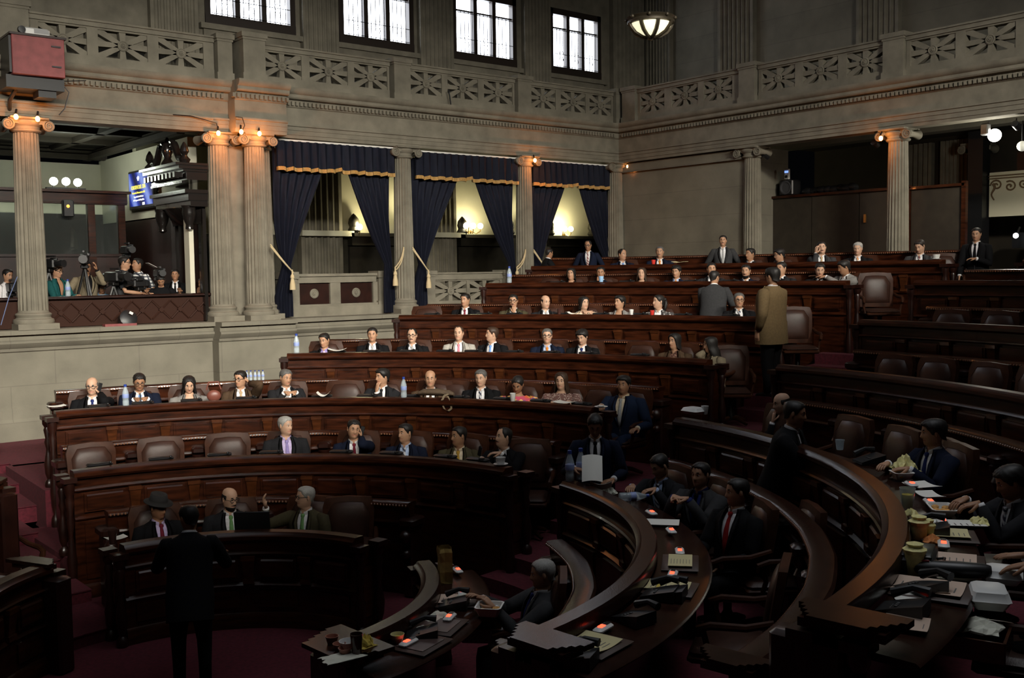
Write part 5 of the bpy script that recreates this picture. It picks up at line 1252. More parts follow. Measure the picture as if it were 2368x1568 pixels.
press(288, 607, 18.0, 'person in grey polo shirt and glasses seen in profile in the press gallery', 66, fy=14, fp=4, suit='mgrey', style='shirt', shirt=None, sleeve='short', sk=1, gl=True, legs='jean', wL=(.42, .05, 1.02), wR=(.38, -.1, 1.0))
press(318, 611, 18.25, 'person in white checked shirt looking over the video cameras', -52, fy=-10, fp=-6, suit='check', style='shirt', shirt=None, sleeve='short', sk=2, wL='down', wR=(.35, -.08, .95))
press(372, 648, 17.62, 'camera operator in black shirt leaning on the gallery parapet', 0, fy=0, fp=40, suit='black', style='shirt', shirt=None, sleeve='short', sk=2, lean=20, wL=(.34, .30, 1.0), wR=(.34, -.24, 1.0))
press(405, 635, 17.8, 'person in black suit and white shirt standing behind the leaning operator', -6, fp=2, suit='black', tie='black', sk=2)
press(468, 655, 17.6, 'person in dark jacket and white collar half hidden by the column group', -50, fy=0, fp=6, suit='black', sk=2, wR='chin', hair='short', hc='sp')
press(236, 664, 18.3, 'person in pale blue shirt crouching behind the video cameras', 10, fp=30, suit='jean', style='shirt', shirt=None, sk=2, lean=25)

# ------------------------------------------------------------------ empty chairs
GE = 'empty bench chairs'
def echair(k, px, py, label, dr=.74, turn=0, h=.8):
    p = atr(px, py, RK[k]+dr); _, th = pol(p); chair(RK[k]+dr, th, F[k], label, GE, turn)
def echair_z(k, px, py, label, turn=0, z=.75):
    p = atz(px, py, F[k]+z); r_, th = pol(p); chair(r_, th, F[k], label, GE, turn)
for px, lb in ((222, 'leftmost empty brown leather chair in the second row'), (376, 'second empty brown leather chair from the left in the second row'), (525, 'third empty brown leather chair from the left in the second row')): echair(2, px, 1040, lb)
echair(2, 1215, 1060, 'empty chair at the right end of the second row beside the phone holder', turn=30)
echair(3, 790, 900, 'empty brown leather chair behind the folded white paper, third row')
echair(3, 1360, 905, 'empty brown leather chair left of the blue suit, third row')
echair(3, 1030, 890, 'empty chair edge right of the brown jacket, third row')
echair(4, 1465, 800, 'empty brown leather chair in the middle of the fourth row')
echair(4, 1690, 830, 'empty chair at the right end of the fourth row', turn=35)
echair(5, 980, 715, 'empty chair at the left end of the fifth row')
echair(5, 1845, 735, 'empty chair at the right end of the fifth row', turn=40)
echair(6, 2035, 660, 'empty chair at the right end of the sixth row', turn=40)
echair(6, 1265, 645, 'empty chair at the left end of the sixth row')
echair(7, 2182, 610, 'empty chair at the right end of the top row', turn=30)
echair(1, 800, 1190, 'empty chair at the right end of the lowest row', turn=20)
for px, py, lb in ((2030, 858, 'first empty chair from the aisle, right block fourth row'), (2125, 862, 'second empty chair from the aisle, right block fourth row'), (2240, 868, 'third empty chair from the aisle, right block fourth row'), (2345, 888, 'fourth empty chair from the aisle, right block fourth row')): echair(4, px, py, lb)
for px, py, lb in ((2170, 735, 'first empty chair from the aisle, right block fifth row'), (2280, 738, 'second empty chair from the aisle, right block fifth row')): echair(5, px, py, lb)
for px, py, lb in ((1915, 1000, 'empty dark chair right of the standing person, right block third row'), (2020, 1010, 'empty dark chair in the middle of the right block third row'), (2108, 1048, 'empty dark chair left of the navy suit, right block third row')): echair(3, px, py, lb)
echair_z(2, 1790, 1250, 'empty dark chair nearest the red tie, right block second row')
echair_z(2, 1700, 1385, 'empty dark chair near the camera, right block second row')
echair_z(1, 10, 1255, 'empty chair cut by the left edge in the block left of the stairs')
# ------------------------------------------------------------------ things on the benches
WT = .80
def turn_at(p): return RAD(pol(p)[1])
def on(k, px, py, h=WT, lo=.14):
    p = atz(px, py, F[k]+h); r_, th = pol(p)
    if h < LIP-.05 and r_ < RK[k]+lo: p = cyl(RK[k]+lo, th, p.z)
    return p
M_led = emis('red_led', (1, .05, .02), 4.5)
GV = 'voting units'
def voting_unit(p, lb):
    r_ = thing('voting_unit', lb, 'voting unit', p, turn_at(p)+pi, GV)
    a = MB(); a.box((0, 0, .016), (.065, .16, .032), bev=.012); a.build('housing', M_plas if p.z < -1 else M_steel, r_, local=True)
    for s_ in (-1, 1):
        a = MB(); a.box((-.0, s_*.013+.02, .034), (.028, .018, .008)); a.build('led', M_led, r_, local=True)
    a = MB(); a.box((.0, -.045, .033), (.03, .05, .004)); a.build('keypad', M_black, r_, local=True)
for k, px, py, lb in ((1, 1058, 1323, 'voting unit with red lights behind the paper bag, right block lowest row'), (1, 1069, 1374, 'voting unit with red lights above the pink sheet, right block lowest row'), (1, 1040, 1432, 'voting unit with red light under a plastic wrapper, right block lowest row'), (1, 945, 1491, 'voting unit with red lights beside the phone, lowest row near end'),
    (2, 1506, 1190, 'voting unit with red lights below the lying bottle, right block second row'), (2, 1552, 1232, 'voting unit with red lights below the white sheet, right block second row'), (2, 1572, 1280, 'voting unit with red lights above the yellow list, right block second row'), (2, 1555, 1334, 'voting unit with red lights above the middle list, right block second row'), (2, 1395, 1459, 'voting unit with red lights above the nearest list, right block second row'),
    (3, 2107, 1125, 'voting unit with red light on the sheets by the yellow bag'), (3, 2150, 1166, 'voting unit with red lights right of the juice cup'), (3, 2180, 1212, 'voting unit with red lights below the open food tray'), (3, 2182, 1265, 'voting unit with red lights beside the orange napkin'), (3, 2157, 1328, 'voting unit with red lights below the long black case'), (3, 2128, 1408, 'voting unit with red lights nearest the bench end, third row')):
    voting_unit(on(k, px, py, WT+.01), lb)
GD = 'black desk microphones'
def mic(k, px, lb, py):
    p = atr(px, py, RK[k]+.16); p.z = F[k]+WT; th = turn_at(p)
    r_ = thing('desk_microphone', lb, 'microphone', p, th+pi, GD)
    a = MB(); a.box((0, 0, .06), (.12, .3, .10), bev=.02); a.box((.0, 0, .125), (.1, .26, .03), bev=.012); a.build('housing', M_black, r_, local=True)
    a = MB(); a.tube([(0, .1, .12), (.03, .1, .145), (.08, .09, .15)], .008, 6); a.ball((.09, .09, .15), .014, 8, 5); a.build('microphone', M_black, r_, local=True)
for k, py, xs_ in ((2, 1066, (230, 373, 508, 628, 790, 905, 1030, 1105)), (3, 934, (228, 330, 443, 570, 745, 850, 950, 1062, 1165, 1250, 1345)), (4, 818, (780, 860, 945, 1030, 1095, 1190, 1275, 1360, 1480)), (5, 730, (1000, 1120, 1190, 1300, 1390, 1480, 1580, 1690)), (6, 653, (1290, 1380, 1450, 1600, 1690, 1800))):
    for i, px in enumerate(xs_): mic(k, px, '%s black desk microphone from the left on the %s row ledge' % (['first', 'second', 'third', 'fourth', 'fifth', 'sixth', 'seventh', 'eighth', 'ninth', 'tenth', 'eleventh'][i], ORDN[k].split()[0]), py)
def sheet(k, px, py, w, d, lb, m=None, rz=0., h=WT+.004, curl=.012, name='paper_sheet', cat='paper', lines=None, tint=None, p=None, board=None):
    p = p or on(k, px, py, h); th = turn_at(p)+RAD(rz)
    r_ = thing(name, lb, cat, p, th, 'sheets on the benches')
    if board:
        a = MB(); a.box((0, 0, .004), (d+.09, w+.10, .008), bev=.003); a.build('blotter', mat('brown_blotter', (.055, .03, .022), .5), r_, local=True)
    a = MB(); rr = []; z0 = .010 if board else 0
    for i in range(7):
        y = (i/6-.5)*w; z = z0+curl*(abs(i/6-.5)*2)**2
        rr.append([(-d/2, y, z), (d/2, y, z+.1*curl), (d/2, y, z+.0025+.1*curl), (-d/2, y, z+.0025)])
    a.loft(rr); a.build('sheet', m or M_paper, r_, local=True)
    if lines:
        a = MB(); n = lines
        for i in range(n):
            x = (-.38+.76*i/(n-1))*d; wl_ = w*(.62+.2*((i*7) % 5)/5); a.box((x, 0, z0+.0045), (d*.02, wl_*.9, .001))
        a.build('print', mat('grey_print', (.16, .15, .14), .8), r_, local=True)
        if tint: a = MB(); a.box((-.22*d, 0, z0+.0042), (d*.1, w*.8, .001)); a.build('coloured_band', tint, r_, local=True)
    return r_
M_pink = mat('pinkish_sheet', (.62, .46, .36), .8); M_yel = mat('yellow_sheet', (.62, .55, .30), .8); M_band = mat('yellow_band', (.6, .45, .08), .8)
sheet(2, 1528, 1211, .20, .30, 'blank white sheet beside a small microphone, right block second row', rz=-20)
sheet(2, 1573, 1303, .30, .17, 'pale yellow printed list nearest the red tie, right block second row', M_yel, lines=7, board=1)
sheet(2, 1544, 1361, .21, .28, 'printed list with yellow band in the middle, right block second row', M_yel, lines=8, tint=M_band, board=1)
sheet(2, 1362, 1489, .24, .30, 'large printed list with yellow band at the near end, right block second row', M_yel, lines=9, tint=M_band, board=1)
sheet(1, 1052, 1391, .21, .24, 'pinkish printed sheet under a crumpled napkin, right block lowest row', M_pink, lines=6, board=1)
sheet(3, 2132, 1124, .22, .2, 'white sheet under the red-lit voting unit by the yellow bag', rz=15)
sheet(3, 2150, 1146, .22, .14, 'white sheet right of the juice cup, right block third row', rz=8)
sheet(3, 2216, 1214, .16, .34, 'white printed page lying below the open food tray', lines=8, rz=4)
sheet(3, 2193, 1240, .22, .24, 'printed list in a brown blotter below the long white page', M_yel, lines=7, board=1)
sheet(3, 2196, 1299, .22, .28, 'pinkish list in a brown blotter beside the black briefcase', M_pink, lines=7, board=1)
sheet(3, 2146, 1364, .26, .34, 'glossy pinkish list with a pen on it, right block third row', M_pink, lines=6, board=1)
sheet(3, 2102, 1385, .14, .14, 'square white note left of the glossy list, right block third row', rz=20)
sheet(3, 2095, 1446, .20, .20, 'pinkish sheet at the near end of the third row bench', M_pink, rz=10, lines=4)
sheet(1, 972, 1490, .26, .22, 'bare brown blotter beside the yellow cup, lowest row', mat('brown_blotter2', (.075, .045, .04), .45), board=1, curl=0)
sheet(1, 1015, 1448, .26, .24, 'bare brown blotter under the white wrapper, lowest row', mat('brown_blotter2', (.075, .045, .04), .45), board=1, curl=0)
sheet(4, 780, 811, .26, .12, 'white sheet standing before the purple shirt, fourth row', h=LIP+.03, curl=.03)
sheet(3, 748, 916, .16, .12, 'folded white paper before the empty chair, third row', h=LIP+.02, curl=.05)
sheet(3, 1305, 931, .24, .16, 'white papers before the spotted blouse, third row', h=LIP+.01)
sheet(3, 130, 940, .2, .14, 'white paper at the left end of the third row', h=LIP+.015)
sheet(7, 1295, 616, .24, .2, 'white papers on the left end of the top row desk', h=LIP+.01)
sheet(7, 2150, 601, .26, .2, 'white papers under the cup on the top row desk', h=LIP+.015)
sheet(7, 1572, 607, .2, .2, 'yellowish paper right of the orange tie, top row', M_yel, h=LIP+.01)
sheet(5, 1325, 726, .16, .1, 'white folded paper before the cream jacket, fifth row', h=LIP+.03, curl=.03)
sheet(1, 268, 1245, .18, .12, 'white napkin under the dark glass, lowest row left end', h=LIP+.012)
sheet(1, 70, 1275, .3, .3, 'grey paper lying on the bench left of the stairs', mat('grey_paper', (.3, .29, .27), .8), h=LIP, p=cyl(1.99, 125, F[1]+.803))
# sheets held by the reader in the aisle
def held(c, w, h_, hd, lb, tilt, m):
    r_ = thing('paper_sheet', lb, 'paper', c, hd, 'sheets held in the hands')
    a = MB(); rr = []; R_ = MX.Rotation(tilt, 3, 'Y')
    for i in range(9):
        y = (i/8-.5)*w; b_ = .03*cos(pi*(i/8-.5))
        rr.append([R_ @ V((b_, y, -h_/2)), R_ @ V((b_*.6+.02, y, 0)), R_ @ V((b_, y, h_/2)), R_ @ V((b_-.002, y, h_/2)), R_ @ V((b_*.6+.018, y, 0)), R_ @ V((b_-.002, y, -h_/2))])
    a.loft(rr); a.build('sheet', m, r_, local=True)
pm = PAPERMAN; hd = atan2(-pm.y, -pm.x); fw = V((cos(hd), sin(hd), 0)); lf = V((-sin(hd), cos(hd), 0))
held(pm+fw*.36-lf*.03+V((0, 0, -.36)), .19, .27, hd, 'cream printed sheet held up by the person reading in the aisle', RAD(-38), M_paper)
held(pm+fw*.38+lf*.05+V((0, 0, -.50)), .2, .16, hd, 'second white sheet held lower by the person reading in the aisle', RAD(60), M_paper)
# bottles
GB_ = 'water bottles'
M_blue = mat('blue_cap', (.02, .05, .28), .4); M_lab = mat('bottle_label', (.25, .32, .6), .5)
def make_bottle():
    r_ = thing('water_bottle', 'bottle', 'bottle', (0, 0, 0), 0, GB_)
    a = MB(); a.lathe((0, 0, 0), [(.028, 0), (.033, .006), (.033, .05), (.030, .06), (.033, .07), (.033, .13), (.030, .145), (.014, .195), (.0135, .205)], 16); a.build('bottle_body', M_glass, r_, True, local=True)
    a = MB(); a.lathe((0, 0, 0), [(.0335, .082), (.0338, .083), (.0338, .122), (.0335, .123)], 16); a.build('label', M_lab, r_, local=True)
    a = MB(); a.lathe((0, 0, 0), [(.0155, .2), (.0155, .222), (.012, .224)], 12); a.build('cap', M_blue, r_, local=True)
    return r_
B0 = make_bottle(); bused = [0]
def bottle(p, lb, s_=1., lay=None):
    o = B0 if not bused[0] else copy_tree(B0); bused[0] = 1
    o.location = p; o.scale = (s_, s_, s_); o['label'] = lb; o['group'] = GB_; o['category'] = 'bottle'
    if lay is not None: o.rotation_euler = (0, RAD(90), lay)
def led_(k, px, py, dr=0.02): p = atr(px, py, RK[k]+dr); p.z = F[k]+LIP; return p
bottle(led_(3, 291, 934), 'water bottle with blue cap before the light blue tie, third row', 1.15)
bottle(led_(3, 934, 920), 'water bottle between the chin-resting person and the brown bag, third row', 1.15)
bottle(led_(4, 686, 812, .1), 'water bottle at the left end of the fourth row', 1.25)
bottle(led_(6, 1178, 652, .1), 'water bottle at the left end of the sixth row', 1.3)
p = on(2, 1318, 1112, LIP); bottle(p, 'left one of two water bottles at the aisle end, right block second row', 1.3)
p = on(2, 1331, 1110, LIP); bottle(p+V((.05, -.02, -.0)), 'right one of two water bottles at the aisle end, right block second row', 1.35)
p = on(2, 1432, 1150, WT+.05); bottle(p, 'water bottle lying on its side before the reading person, second row', 1.25, RAD(-30))
p = aty(158, 693, 17.15); p.z = -.31; bottle(p, 'water bottle on the gallery parapet beside the teal jacket', 1.2)
for i, px in enumerate((571, 580, 590, 599, 608)):
    p = atr(px, 868, RRAIL[3]+.01); p.z = F[3]+1.0; bottle(p, '%s small bottle from the left on the rail before the stone wall' % ['first', 'second', 'third', 'fourth', 'fifth'][i], .62)
def cup(p, lb, r=.035, h=.09, m=None, liq=None, name='cup', handle=False, saucer=False, top=1.15):
    r_ = thing(name, lb, 'cup', p, 0, 'cups and glasses'); m = m or M_plas
    a = MB(); z0 = .012 if saucer else 0
    a.lathe((0, 0, z0), [(r*.8, 0), (r*.85, .004), (r*top, h), (r*top*.94, h), (r*.78, .01), (r*.3, .008)], 16); a.build('cup_wall', m, r_, local=True)
    if liq: a = MB(); a.lathe((0, 0, z0), [(r*.76, .012), (r*(.78+.26*(top-.8)), h*.7), (r*.2, h*.7+.002)], 14); a.build('drink', liq, r_, local=True)
    if handle: a = MB(); a.tube([(0, r*1.05, h*.8), (0, r*1.6, h*.75), (0, r*1.6, h*.4), (0, r*.95, h*.3)], .006, 6); a.build('handle', m, r_, local=True)
    if saucer: a = MB(); a.lathe((0, 0, 0), [(.04, 0), (.075, .012), (.076, .015), (.03, .008)], 20); a.build('saucer', m, r_, local=True)
M_amber = mat('brown_drink', (.12, .04, .02), .15); M_juice = mat('yellow_juice', (.75, .60, .06), .3); M_dglass = mat('dark_drink_glass', (.05, .022, .018), .1, spec=.6)
M_corn = mat('yellow_wrapper', (.72, .66, .28), .6, n=.25, ns=25)
cup(led_(3, 1186, 933), 'white cup before the patterned blouse, third row', .032, .095)
cup(led_(7, 2165, 603, .1), 'white coffee cup with handle on the top row desk', .05, .07, handle=True, saucer=True)
cup(led_(3, 1390, 934), 'white saucer and cup before the blue suit at the end of the third row', .04, .012, saucer=True)
cup(led_(2, 1158, 1070, .06), 'white cup on a saucer at the right end of the second row', .045, .07, saucer=True, handle=True)
cup(led_(5, 1508, 727), 'small red cup before the patterned jacket, fifth row', .03, .07, mat('red_cup', (.6, .04, .03), .4))
cup(led_(5, 1460, 727), 'white tumbler before the grey jacket, fifth row', .03, .08)
cup(led_(5, 1293, 727), 'dark glass right of the charcoal suit, fifth row', .032, .09, M_dglass)
cup(led_(7, 1511, 608, .1), 'small red and white cup before the orange tie, top row', .035, .08, mat('red_cup', (.6, .04, .03), .4))
cup(led_(6, 1390, 650, -.0), 'blue paper cup held by the drinking person, sixth row', .04, .1, mat('blue_cup', (.3, .5, .75), .5))
cup(led_(1, 260, 1238, .1), 'dark drinking glass on a napkin at the left end of the lowest row', .034, .13, M_dglass, name='glass')
cup(on(3, 2098, 1178), 'tall plastic cup of yellow juice, right block third row', .042, .15, M_glass, M_juice, top=1.3)
cup(on(3, 1630, 958, LIP), 'plastic cup beside the white box at the aisle end, third row', .035, .09, M_plas)
cup(on(1, 908, 1488), 'pale yellow cup on the blotter, right block lowest row', .036, .075, mat('pale_yellow_cup', (.62, .58, .32), .5), M_juice, top=1.35)
cup(on(1, 884, 1484), 'small clear lidded sauce cup, right block lowest row', .036, .05, M_amber, top=1.2)
cup(on(1, 825, 1512, LIP+.022), 'dark drinking glass at the near end of the lowest row', .036, .13, M_dglass, name='glass')
cup(on(1, 805, 1503, LIP+.022), 'white bowl behind the dark glass, lowest row', .045, .06, top=1.3)
cup(on(1, 768, 1488, LIP+.022), 'reddish sauce cup farthest left at the near end of the lowest row', .036, .05, mat('red_sauce', (.32, .12, .08), .4), top=1.2)
cup(on(1, 785, 1502, LIP+.022), 'second reddish sauce cup by the white bowl, lowest row', .036, .04, mat('red_sauce', (.32, .12, .08), .4), top=1.2)
cup(on(1, 798, 1512, LIP+.022), 'third reddish sauce cup before the white bowl, lowest row', .036, .04, mat('red_sauce', (.32, .12, .08), .4), top=1.2)
cup(on(3, 1942, 1040, WT+.05), 'clear plastic cup by the hand of the standing person, third row', .036, .09, M_glass)
def crumple(p, lb, w, d, h, m, name='napkin', cat='napkin', seed=1, grp='napkins and wrappers'):
    R_ = random.Random(seed); a = MB(); nu, nv = 9, 9; top, bot = [], []
    rr = []
    for i in range(nu):
        row = []
        for j in range(nv):
            u, v_ = i/(nu-1)*2-1, j/(nv-1)*2-1; e = max(0, 1-.75*(u*u+v_*v_)**1.2); row.append(V((u*d/2*(1+.18*R_.uniform(-1, 1)), v_*w/2*(1+.18*R_.uniform(-1, 1)), .003+h*e*R_.uniform(.45, 1.0))))
        rr.append(row+[V((q.x, q.y, 0)) for q in row[::-1]])
    a.loft(rr); r_ = a.build(name, m, None, False); r_.location = p; r_.rotation_euler = (0, 0, turn_at(p)); return tag(r_, lb, cat, grp)
M_nap = mat('napkin_paper', (.66, .66, .56), .9); M_orn = mat('orange_napkin', (.70, .26, .08), .9)
crumple(on(1, 1072, 1388), 'white crumpled napkin on the pinkish sheet, lowest row', .16, .13, .05, M_nap, seed=2)
crumple(on(1, 1008, 1431), 'white food wrapper beside the telephone, right block lowest row', .24, .11, .05, M_nap, 'wrapper', 'wrapper', 3)
crumple(on(1, 976, 1456), 'small crumpled napkin above the telephone handset, lowest row', .1, .09, .03, M_nap, seed=4)
crumple(on(1, 790, 1520, LIP+.022), 'white napkin spread under the dark glass, lowest row near end', .24, .14, .008, M_nap, seed=5)
crumple(on(1, 845, 1494, LIP+.022), 'folded yellow napkin behind the dark glass, lowest row', .11, .09, .09, mat('yellow_napkin', (.6, .45, .08), .9), seed=6)
crumple(on(2, 1408, 1140), 'white plastic bag on the bench before the reading person', .16, .12, .07, M_nap, 'plastic_bag', 'bag', 7)
crumple(on(2, 1468, 1152), 'white bread roll in a tray before the reading person', .1, .08, .05, M_paper, 'bread_roll', 'food', 8)
crumple(on(3, 2156, 1252), 'orange crumpled napkin beside a yellow cup, third row', .1, .1, .05, M_orn, seed=9)
crumple(on(3, 2092, 1085, WT+.05), 'yellow plastic bag with food, right block third row', .2, .16, .14, M_corn, 'plastic_bag', 'bag', 10)
crumple(on(3, 2075, 1190, WT+.03), 'small yellow wrapper on the bench ledge beside the juice cup', .08, .09, .05, M_corn, 'wrapper', 'wrapper', 11)
crumple(on(3, 2265, 1452, WT-.12), 'white napkins in an open drawer at the near end', .2, .2, .05, M_nap, seed=12)
crumple(on(3, 2262, 1210), 'yellow food heap in front of the eating person', .14, .12, .05, M_corn, 'food', 'food', 13)
def corncup(p, lb, r=.05, h=.12, seed=1):
    r_ = thing('wrapped_cup', lb, 'cup', p, 0, 'cups and glasses')
    a = MB(); a.lathe((0, 0, 0), [(r*.75, 0), (r*.8, .005), (r, h), (r*.5, h)], 14); a.build('cup_wall', M_corn, r_, local=True)
    R_ = random.Random(seed); a = MB(); a.lathe((0, 0, h-.01), [(r*1.05, 0), (r*1.2, .02), (r*.7, .035), (r*.85, .05), (r*.2, .06)], 9); a.build('wrapper_top', M_corn, r_, False, local=True)
corncup(on(3, 2108, 1245), 'white and yellow wrapped cup behind the small black device, third row', .055, .1)
corncup(on(3, 2062, 1322), 'yellow wrapped cup on the ledge left of the black briefcase', .055, .13)
corncup(on(3, 2148, 1243), 'small yellow wrapped cup above the orange napkin', .035, .07)
def tray(p, lb, w, d, h, food=False, lid=False, rz=0):
    r_ = thing('food_box', lb, 'food box', p, turn_at(p)+RAD(rz), 'white foam food boxes')
    a = MB()
    def rr(e, z): return [(x*(d/2-e), y*(w/2-e), z) for x, y in ((-1, -.8), (-.8, -1), (.8, -1), (1, -.8), (1, .8), (.8, 1), (-.8, 1), (-1, .8))]
    if lid: a.loft([rr(.03, 0), rr(.005, h*.45), rr(0, h*.5), rr(.005, h*.55), rr(.02, h*.92), rr(.035, h)])
    else: a.loft([rr(.03, 0), rr(0, h), rr(.012, h), rr(.035, .008)])
    a.build('tray', M_plas, r_, local=True)
    if food:
        a = MB(); R_ = random.Random(4)
        for i in range(9): a.ball((R_.uniform(-.3, .3)*d, R_.uniform(-.32, .32)*w, .03), .026, 7, 5, (1, 1.2, .6))
        a.build('food', mat('cooked_food', (.60, .30, .07), .7, n=.4, ns=40), r_, local=True)
tray(on(3, 2178, 1188), 'open white foam tray with food, right block third row', .26, .17, .05, True)
tray(on(3, 1605, 957, LIP), 'closed white foam box at the aisle end of the third row', .24, .2, .07, lid=True)
tray(on(3, 2318, 1345, WT-.02), 'white foam box under the hand at the right edge', .2, .2, .08, lid=True)
tray(on(3, 2286, 1400, WT-.06), 'white foam box below the hand at the right edge', .24, .2, .1, lid=True, rz=10)
tray(on(3, 2085, 1108), 'white foam box with food under the yellow bag', .16, .16, .06, True)
tray(on(1, 1132, 1420, WT), 'white foam food box held by the person in grey suit', .2, .2, .07, True)
def telephone(p, lb, rz=0, case=False):
    k_ = min((1, 2, 3), key=lambda q: abs(F[q]+WT-p.z)); rr_, th_ = pol(p)
    if rr_ < RK[k_]+.21: p = cyl(RK[k_]+.21, th_, p.z)
    r_ = thing('desk_telephone', lb, 'telephone', p, turn_at(p)+RAD(rz)+pi, 'black desk telephones')
    a = MB(); rr = []
    for x, h in ((-.11, .075), (.0, .05), (.11, .02)): rr.append([(x, -.085, 0), (x, -.085, h), (x, .085, h), (x, .085, 0)])
    a.loft(rr); a.build('base', M_black, r_, local=True)
    a = MB(); a.tube([(-.1, -.11, .09), (-.02, -.115, .10), (.08, -.11, .06)], [.026, .018, .026], 8); a.build('handset', M_black, r_, local=True)
    a = MB()
    for i in range(4):
        for j in range(3): a.box((.02+.022*i, .0+.024*j, .055-.0125*(i+1)+.004), (.014, .016, .008))
    a.build('keys', mat('grey_keys', (.07, .07, .07), .5), r_, local=True)
telephone(on(1, 955, 1470), 'black telephone by the yellow cup, right block lowest row', 30)
telephone(on(1, 1003, 1402), 'black telephone left of the pinkish sheet, right block lowest row')
telephone(on(2, 1545, 1382), 'black telephone below the middle list, right block second row')
telephone(on(2, 1330, 1535), 'black calculator-like telephone at the near end, right block second row', 20)
telephone(on(2, 1395, 1425), 'black telephone above the nearest list, right block second row', -20)
telephone(on(3, 2065, 1415), 'black telephone wrapped in plastic at the near end of the third row')
telephone(on(3, 2052, 1360), 'black telephone on the ledge left of the glossy list', -30)
telephone(on(3, 2122, 1235), 'black telephone behind the wrapped cup, right block third row')
telephone(on(3, 2010, 1070), 'black telephone near the hand of the standing person, third row')
telephone(on(2, 1462, 1375), 'dark telephone on the ledge left of the middle list')
bc = thing('briefcase', 'black briefcase lying on the bench, right block third row', 'briefcase', on(3, 2105, 1312), turn_at(on(3, 2105, 1312)))
a = MB(); a.box((-.05, 0, .05), (.30, .32, .10), bev=.02); a.build('body', M_black, bc, local=True)
a = MB(); a.box((-.05, 0, .103), (.27, .29, .012), bev=.004); a.build('flap', mat('black_leather', (.02, .022, .018), .35), bc, local=True)
a = MB(); a.tube([(.1, -.05, .05), (.14, -.04, .06), (.14, .04, .06), (.1, .05, .05)], .008, 6); a.build('handle', M_black, bc, local=True)
p = on(3, 2198, 1335); bc = thing('camera_case', 'long black case with a cord beside the red-lit unit, third row', 'case', p, turn_at(p)+RAD(12))
a = MB(); a.loft([[(x, w_*cos(2*pi*k/12), .045+h_*sin(2*pi*k/12)) for k in range(12)] for x, w_, h_ in ((-.19, .03, .03), (-.16, .05, .042), (.05, .06, .044), (.17, .05, .04), (.2, .03, .03))]); a.build('body', M_black, bc, local=True)
a = MB(); a.box((-.13, 0, .088), (.04, .05, .006)); a.build('red_tag', mat('red_tag', (.3, .02, .03), .5), bc, local=True)
a = MB(); a.tube([(.19, 0, .05), (.26, .03, .03), (.32, .0, .015), (.38, -.06, .012), (.42, -.02, .01)], .01, 6); a.build('cord', M_black, bc, local=True)
p = on(3, 2165, 1375, WT+.02); pn = thing('pen', 'brown pen lying on the glossy list', 'pen', p, turn_at(p)+.5)
a = MB(); a.tube([(-.07, 0, .006), (.05, 0, .006), (.07, 0, .005)], [.009, .008, .002], 8); a.build('barrel', mat('brown_pen', (.12, .07, .04), .4), pn, local=True)
p = on(1, 1026, 1346); pb_ = thing('paper_bag', 'brown paper bag standing on the lowest bench of the right block', 'bag', p, turn_at(p))
a = MB(); R_ = random.Random(3); rr = []
for z, s_ in ((0, .9), (.02, 1), (.1, 1.05), (.18, .98), (.26, 1.0), (.29, .98)):
    rr.append([(x*.05*s_+R_.uniform(-.006, .006), y*.075*s_+R_.uniform(-.006, .006), z) for x, y in ((-1, -1), (-1, 0), (-1, 1), (-.3, 1.15), (1, 1), (1.1, 0), (1, -1), (-.2, -.85))])
a.loft(rr, cap1=False); a.build('bag_body', mat('kraft_paper', (.36, .25, .07), .85, n=.25, ns=20), pb_, False, local=True)
p = led_(3, 1008, 932, .1); hb = thing('shoulder_bag', 'brown shoulder bag with strap hanging over the third row bench', 'bag', p, turn_at(p)+pi/2)
M_bag = mat('brown_canvas', (.085, .055, .032), .8, n=.2, ns=30)
a = MB(); a.loft([[(x, d_*cos(2*pi*k/14), .02+h_*(.5+.5*sin(2*pi*k/14))) for k in range(14)] for x, d_, h_ in ((-.24, .03, .04), (-.18, .06, .07), (0, .08, .09), (.16, .07, .08), (.22, .05, .05), (.24, .02, .03))]); a.build('bag_body', M_bag, hb, local=True)
a = MB(); pts = [(-.2, .09, .05), (-.16, .13, .03), (-.13, .15, -.04), (-.17, .155, -.13), (-.22, .155, -.15), (-.26, .155, -.12), (-.25, .15, -.03), (-.2, .12, .03), (-.12, .09, .06)]
a.loft([[V(q)+V(o_) for o_ in ((-.012, 0, 0), (.012, 0, .01), (.012, .006, .01), (-.012, .006, 0))] for q in pts]); a.build('strap', mat('bag_strap', (.16, .12, .07), .8), hb, local=True)
p = led_(3, 495, 927, .55); hb = thing('handbag', 'round reddish brown handbag beside the grey jacket, third row', 'bag', p+V((0, 0, -.06)), turn_at(p))
a = MB(); a.ball((0, 0, .06), .085, 16, 10, (.5, 1.05, .9)); a.build('bag_body', mat('red_leather', (.16, .05, .035), .4), hb, local=True)
a = MB(); a.tube([(0, -.09, .14), (0, -.06, .24), (0, .06, .24), (0, .09, .14)], .01, 6); a.build('handle', mat('red_leather', (.16, .05, .035), .4), hb, local=True)
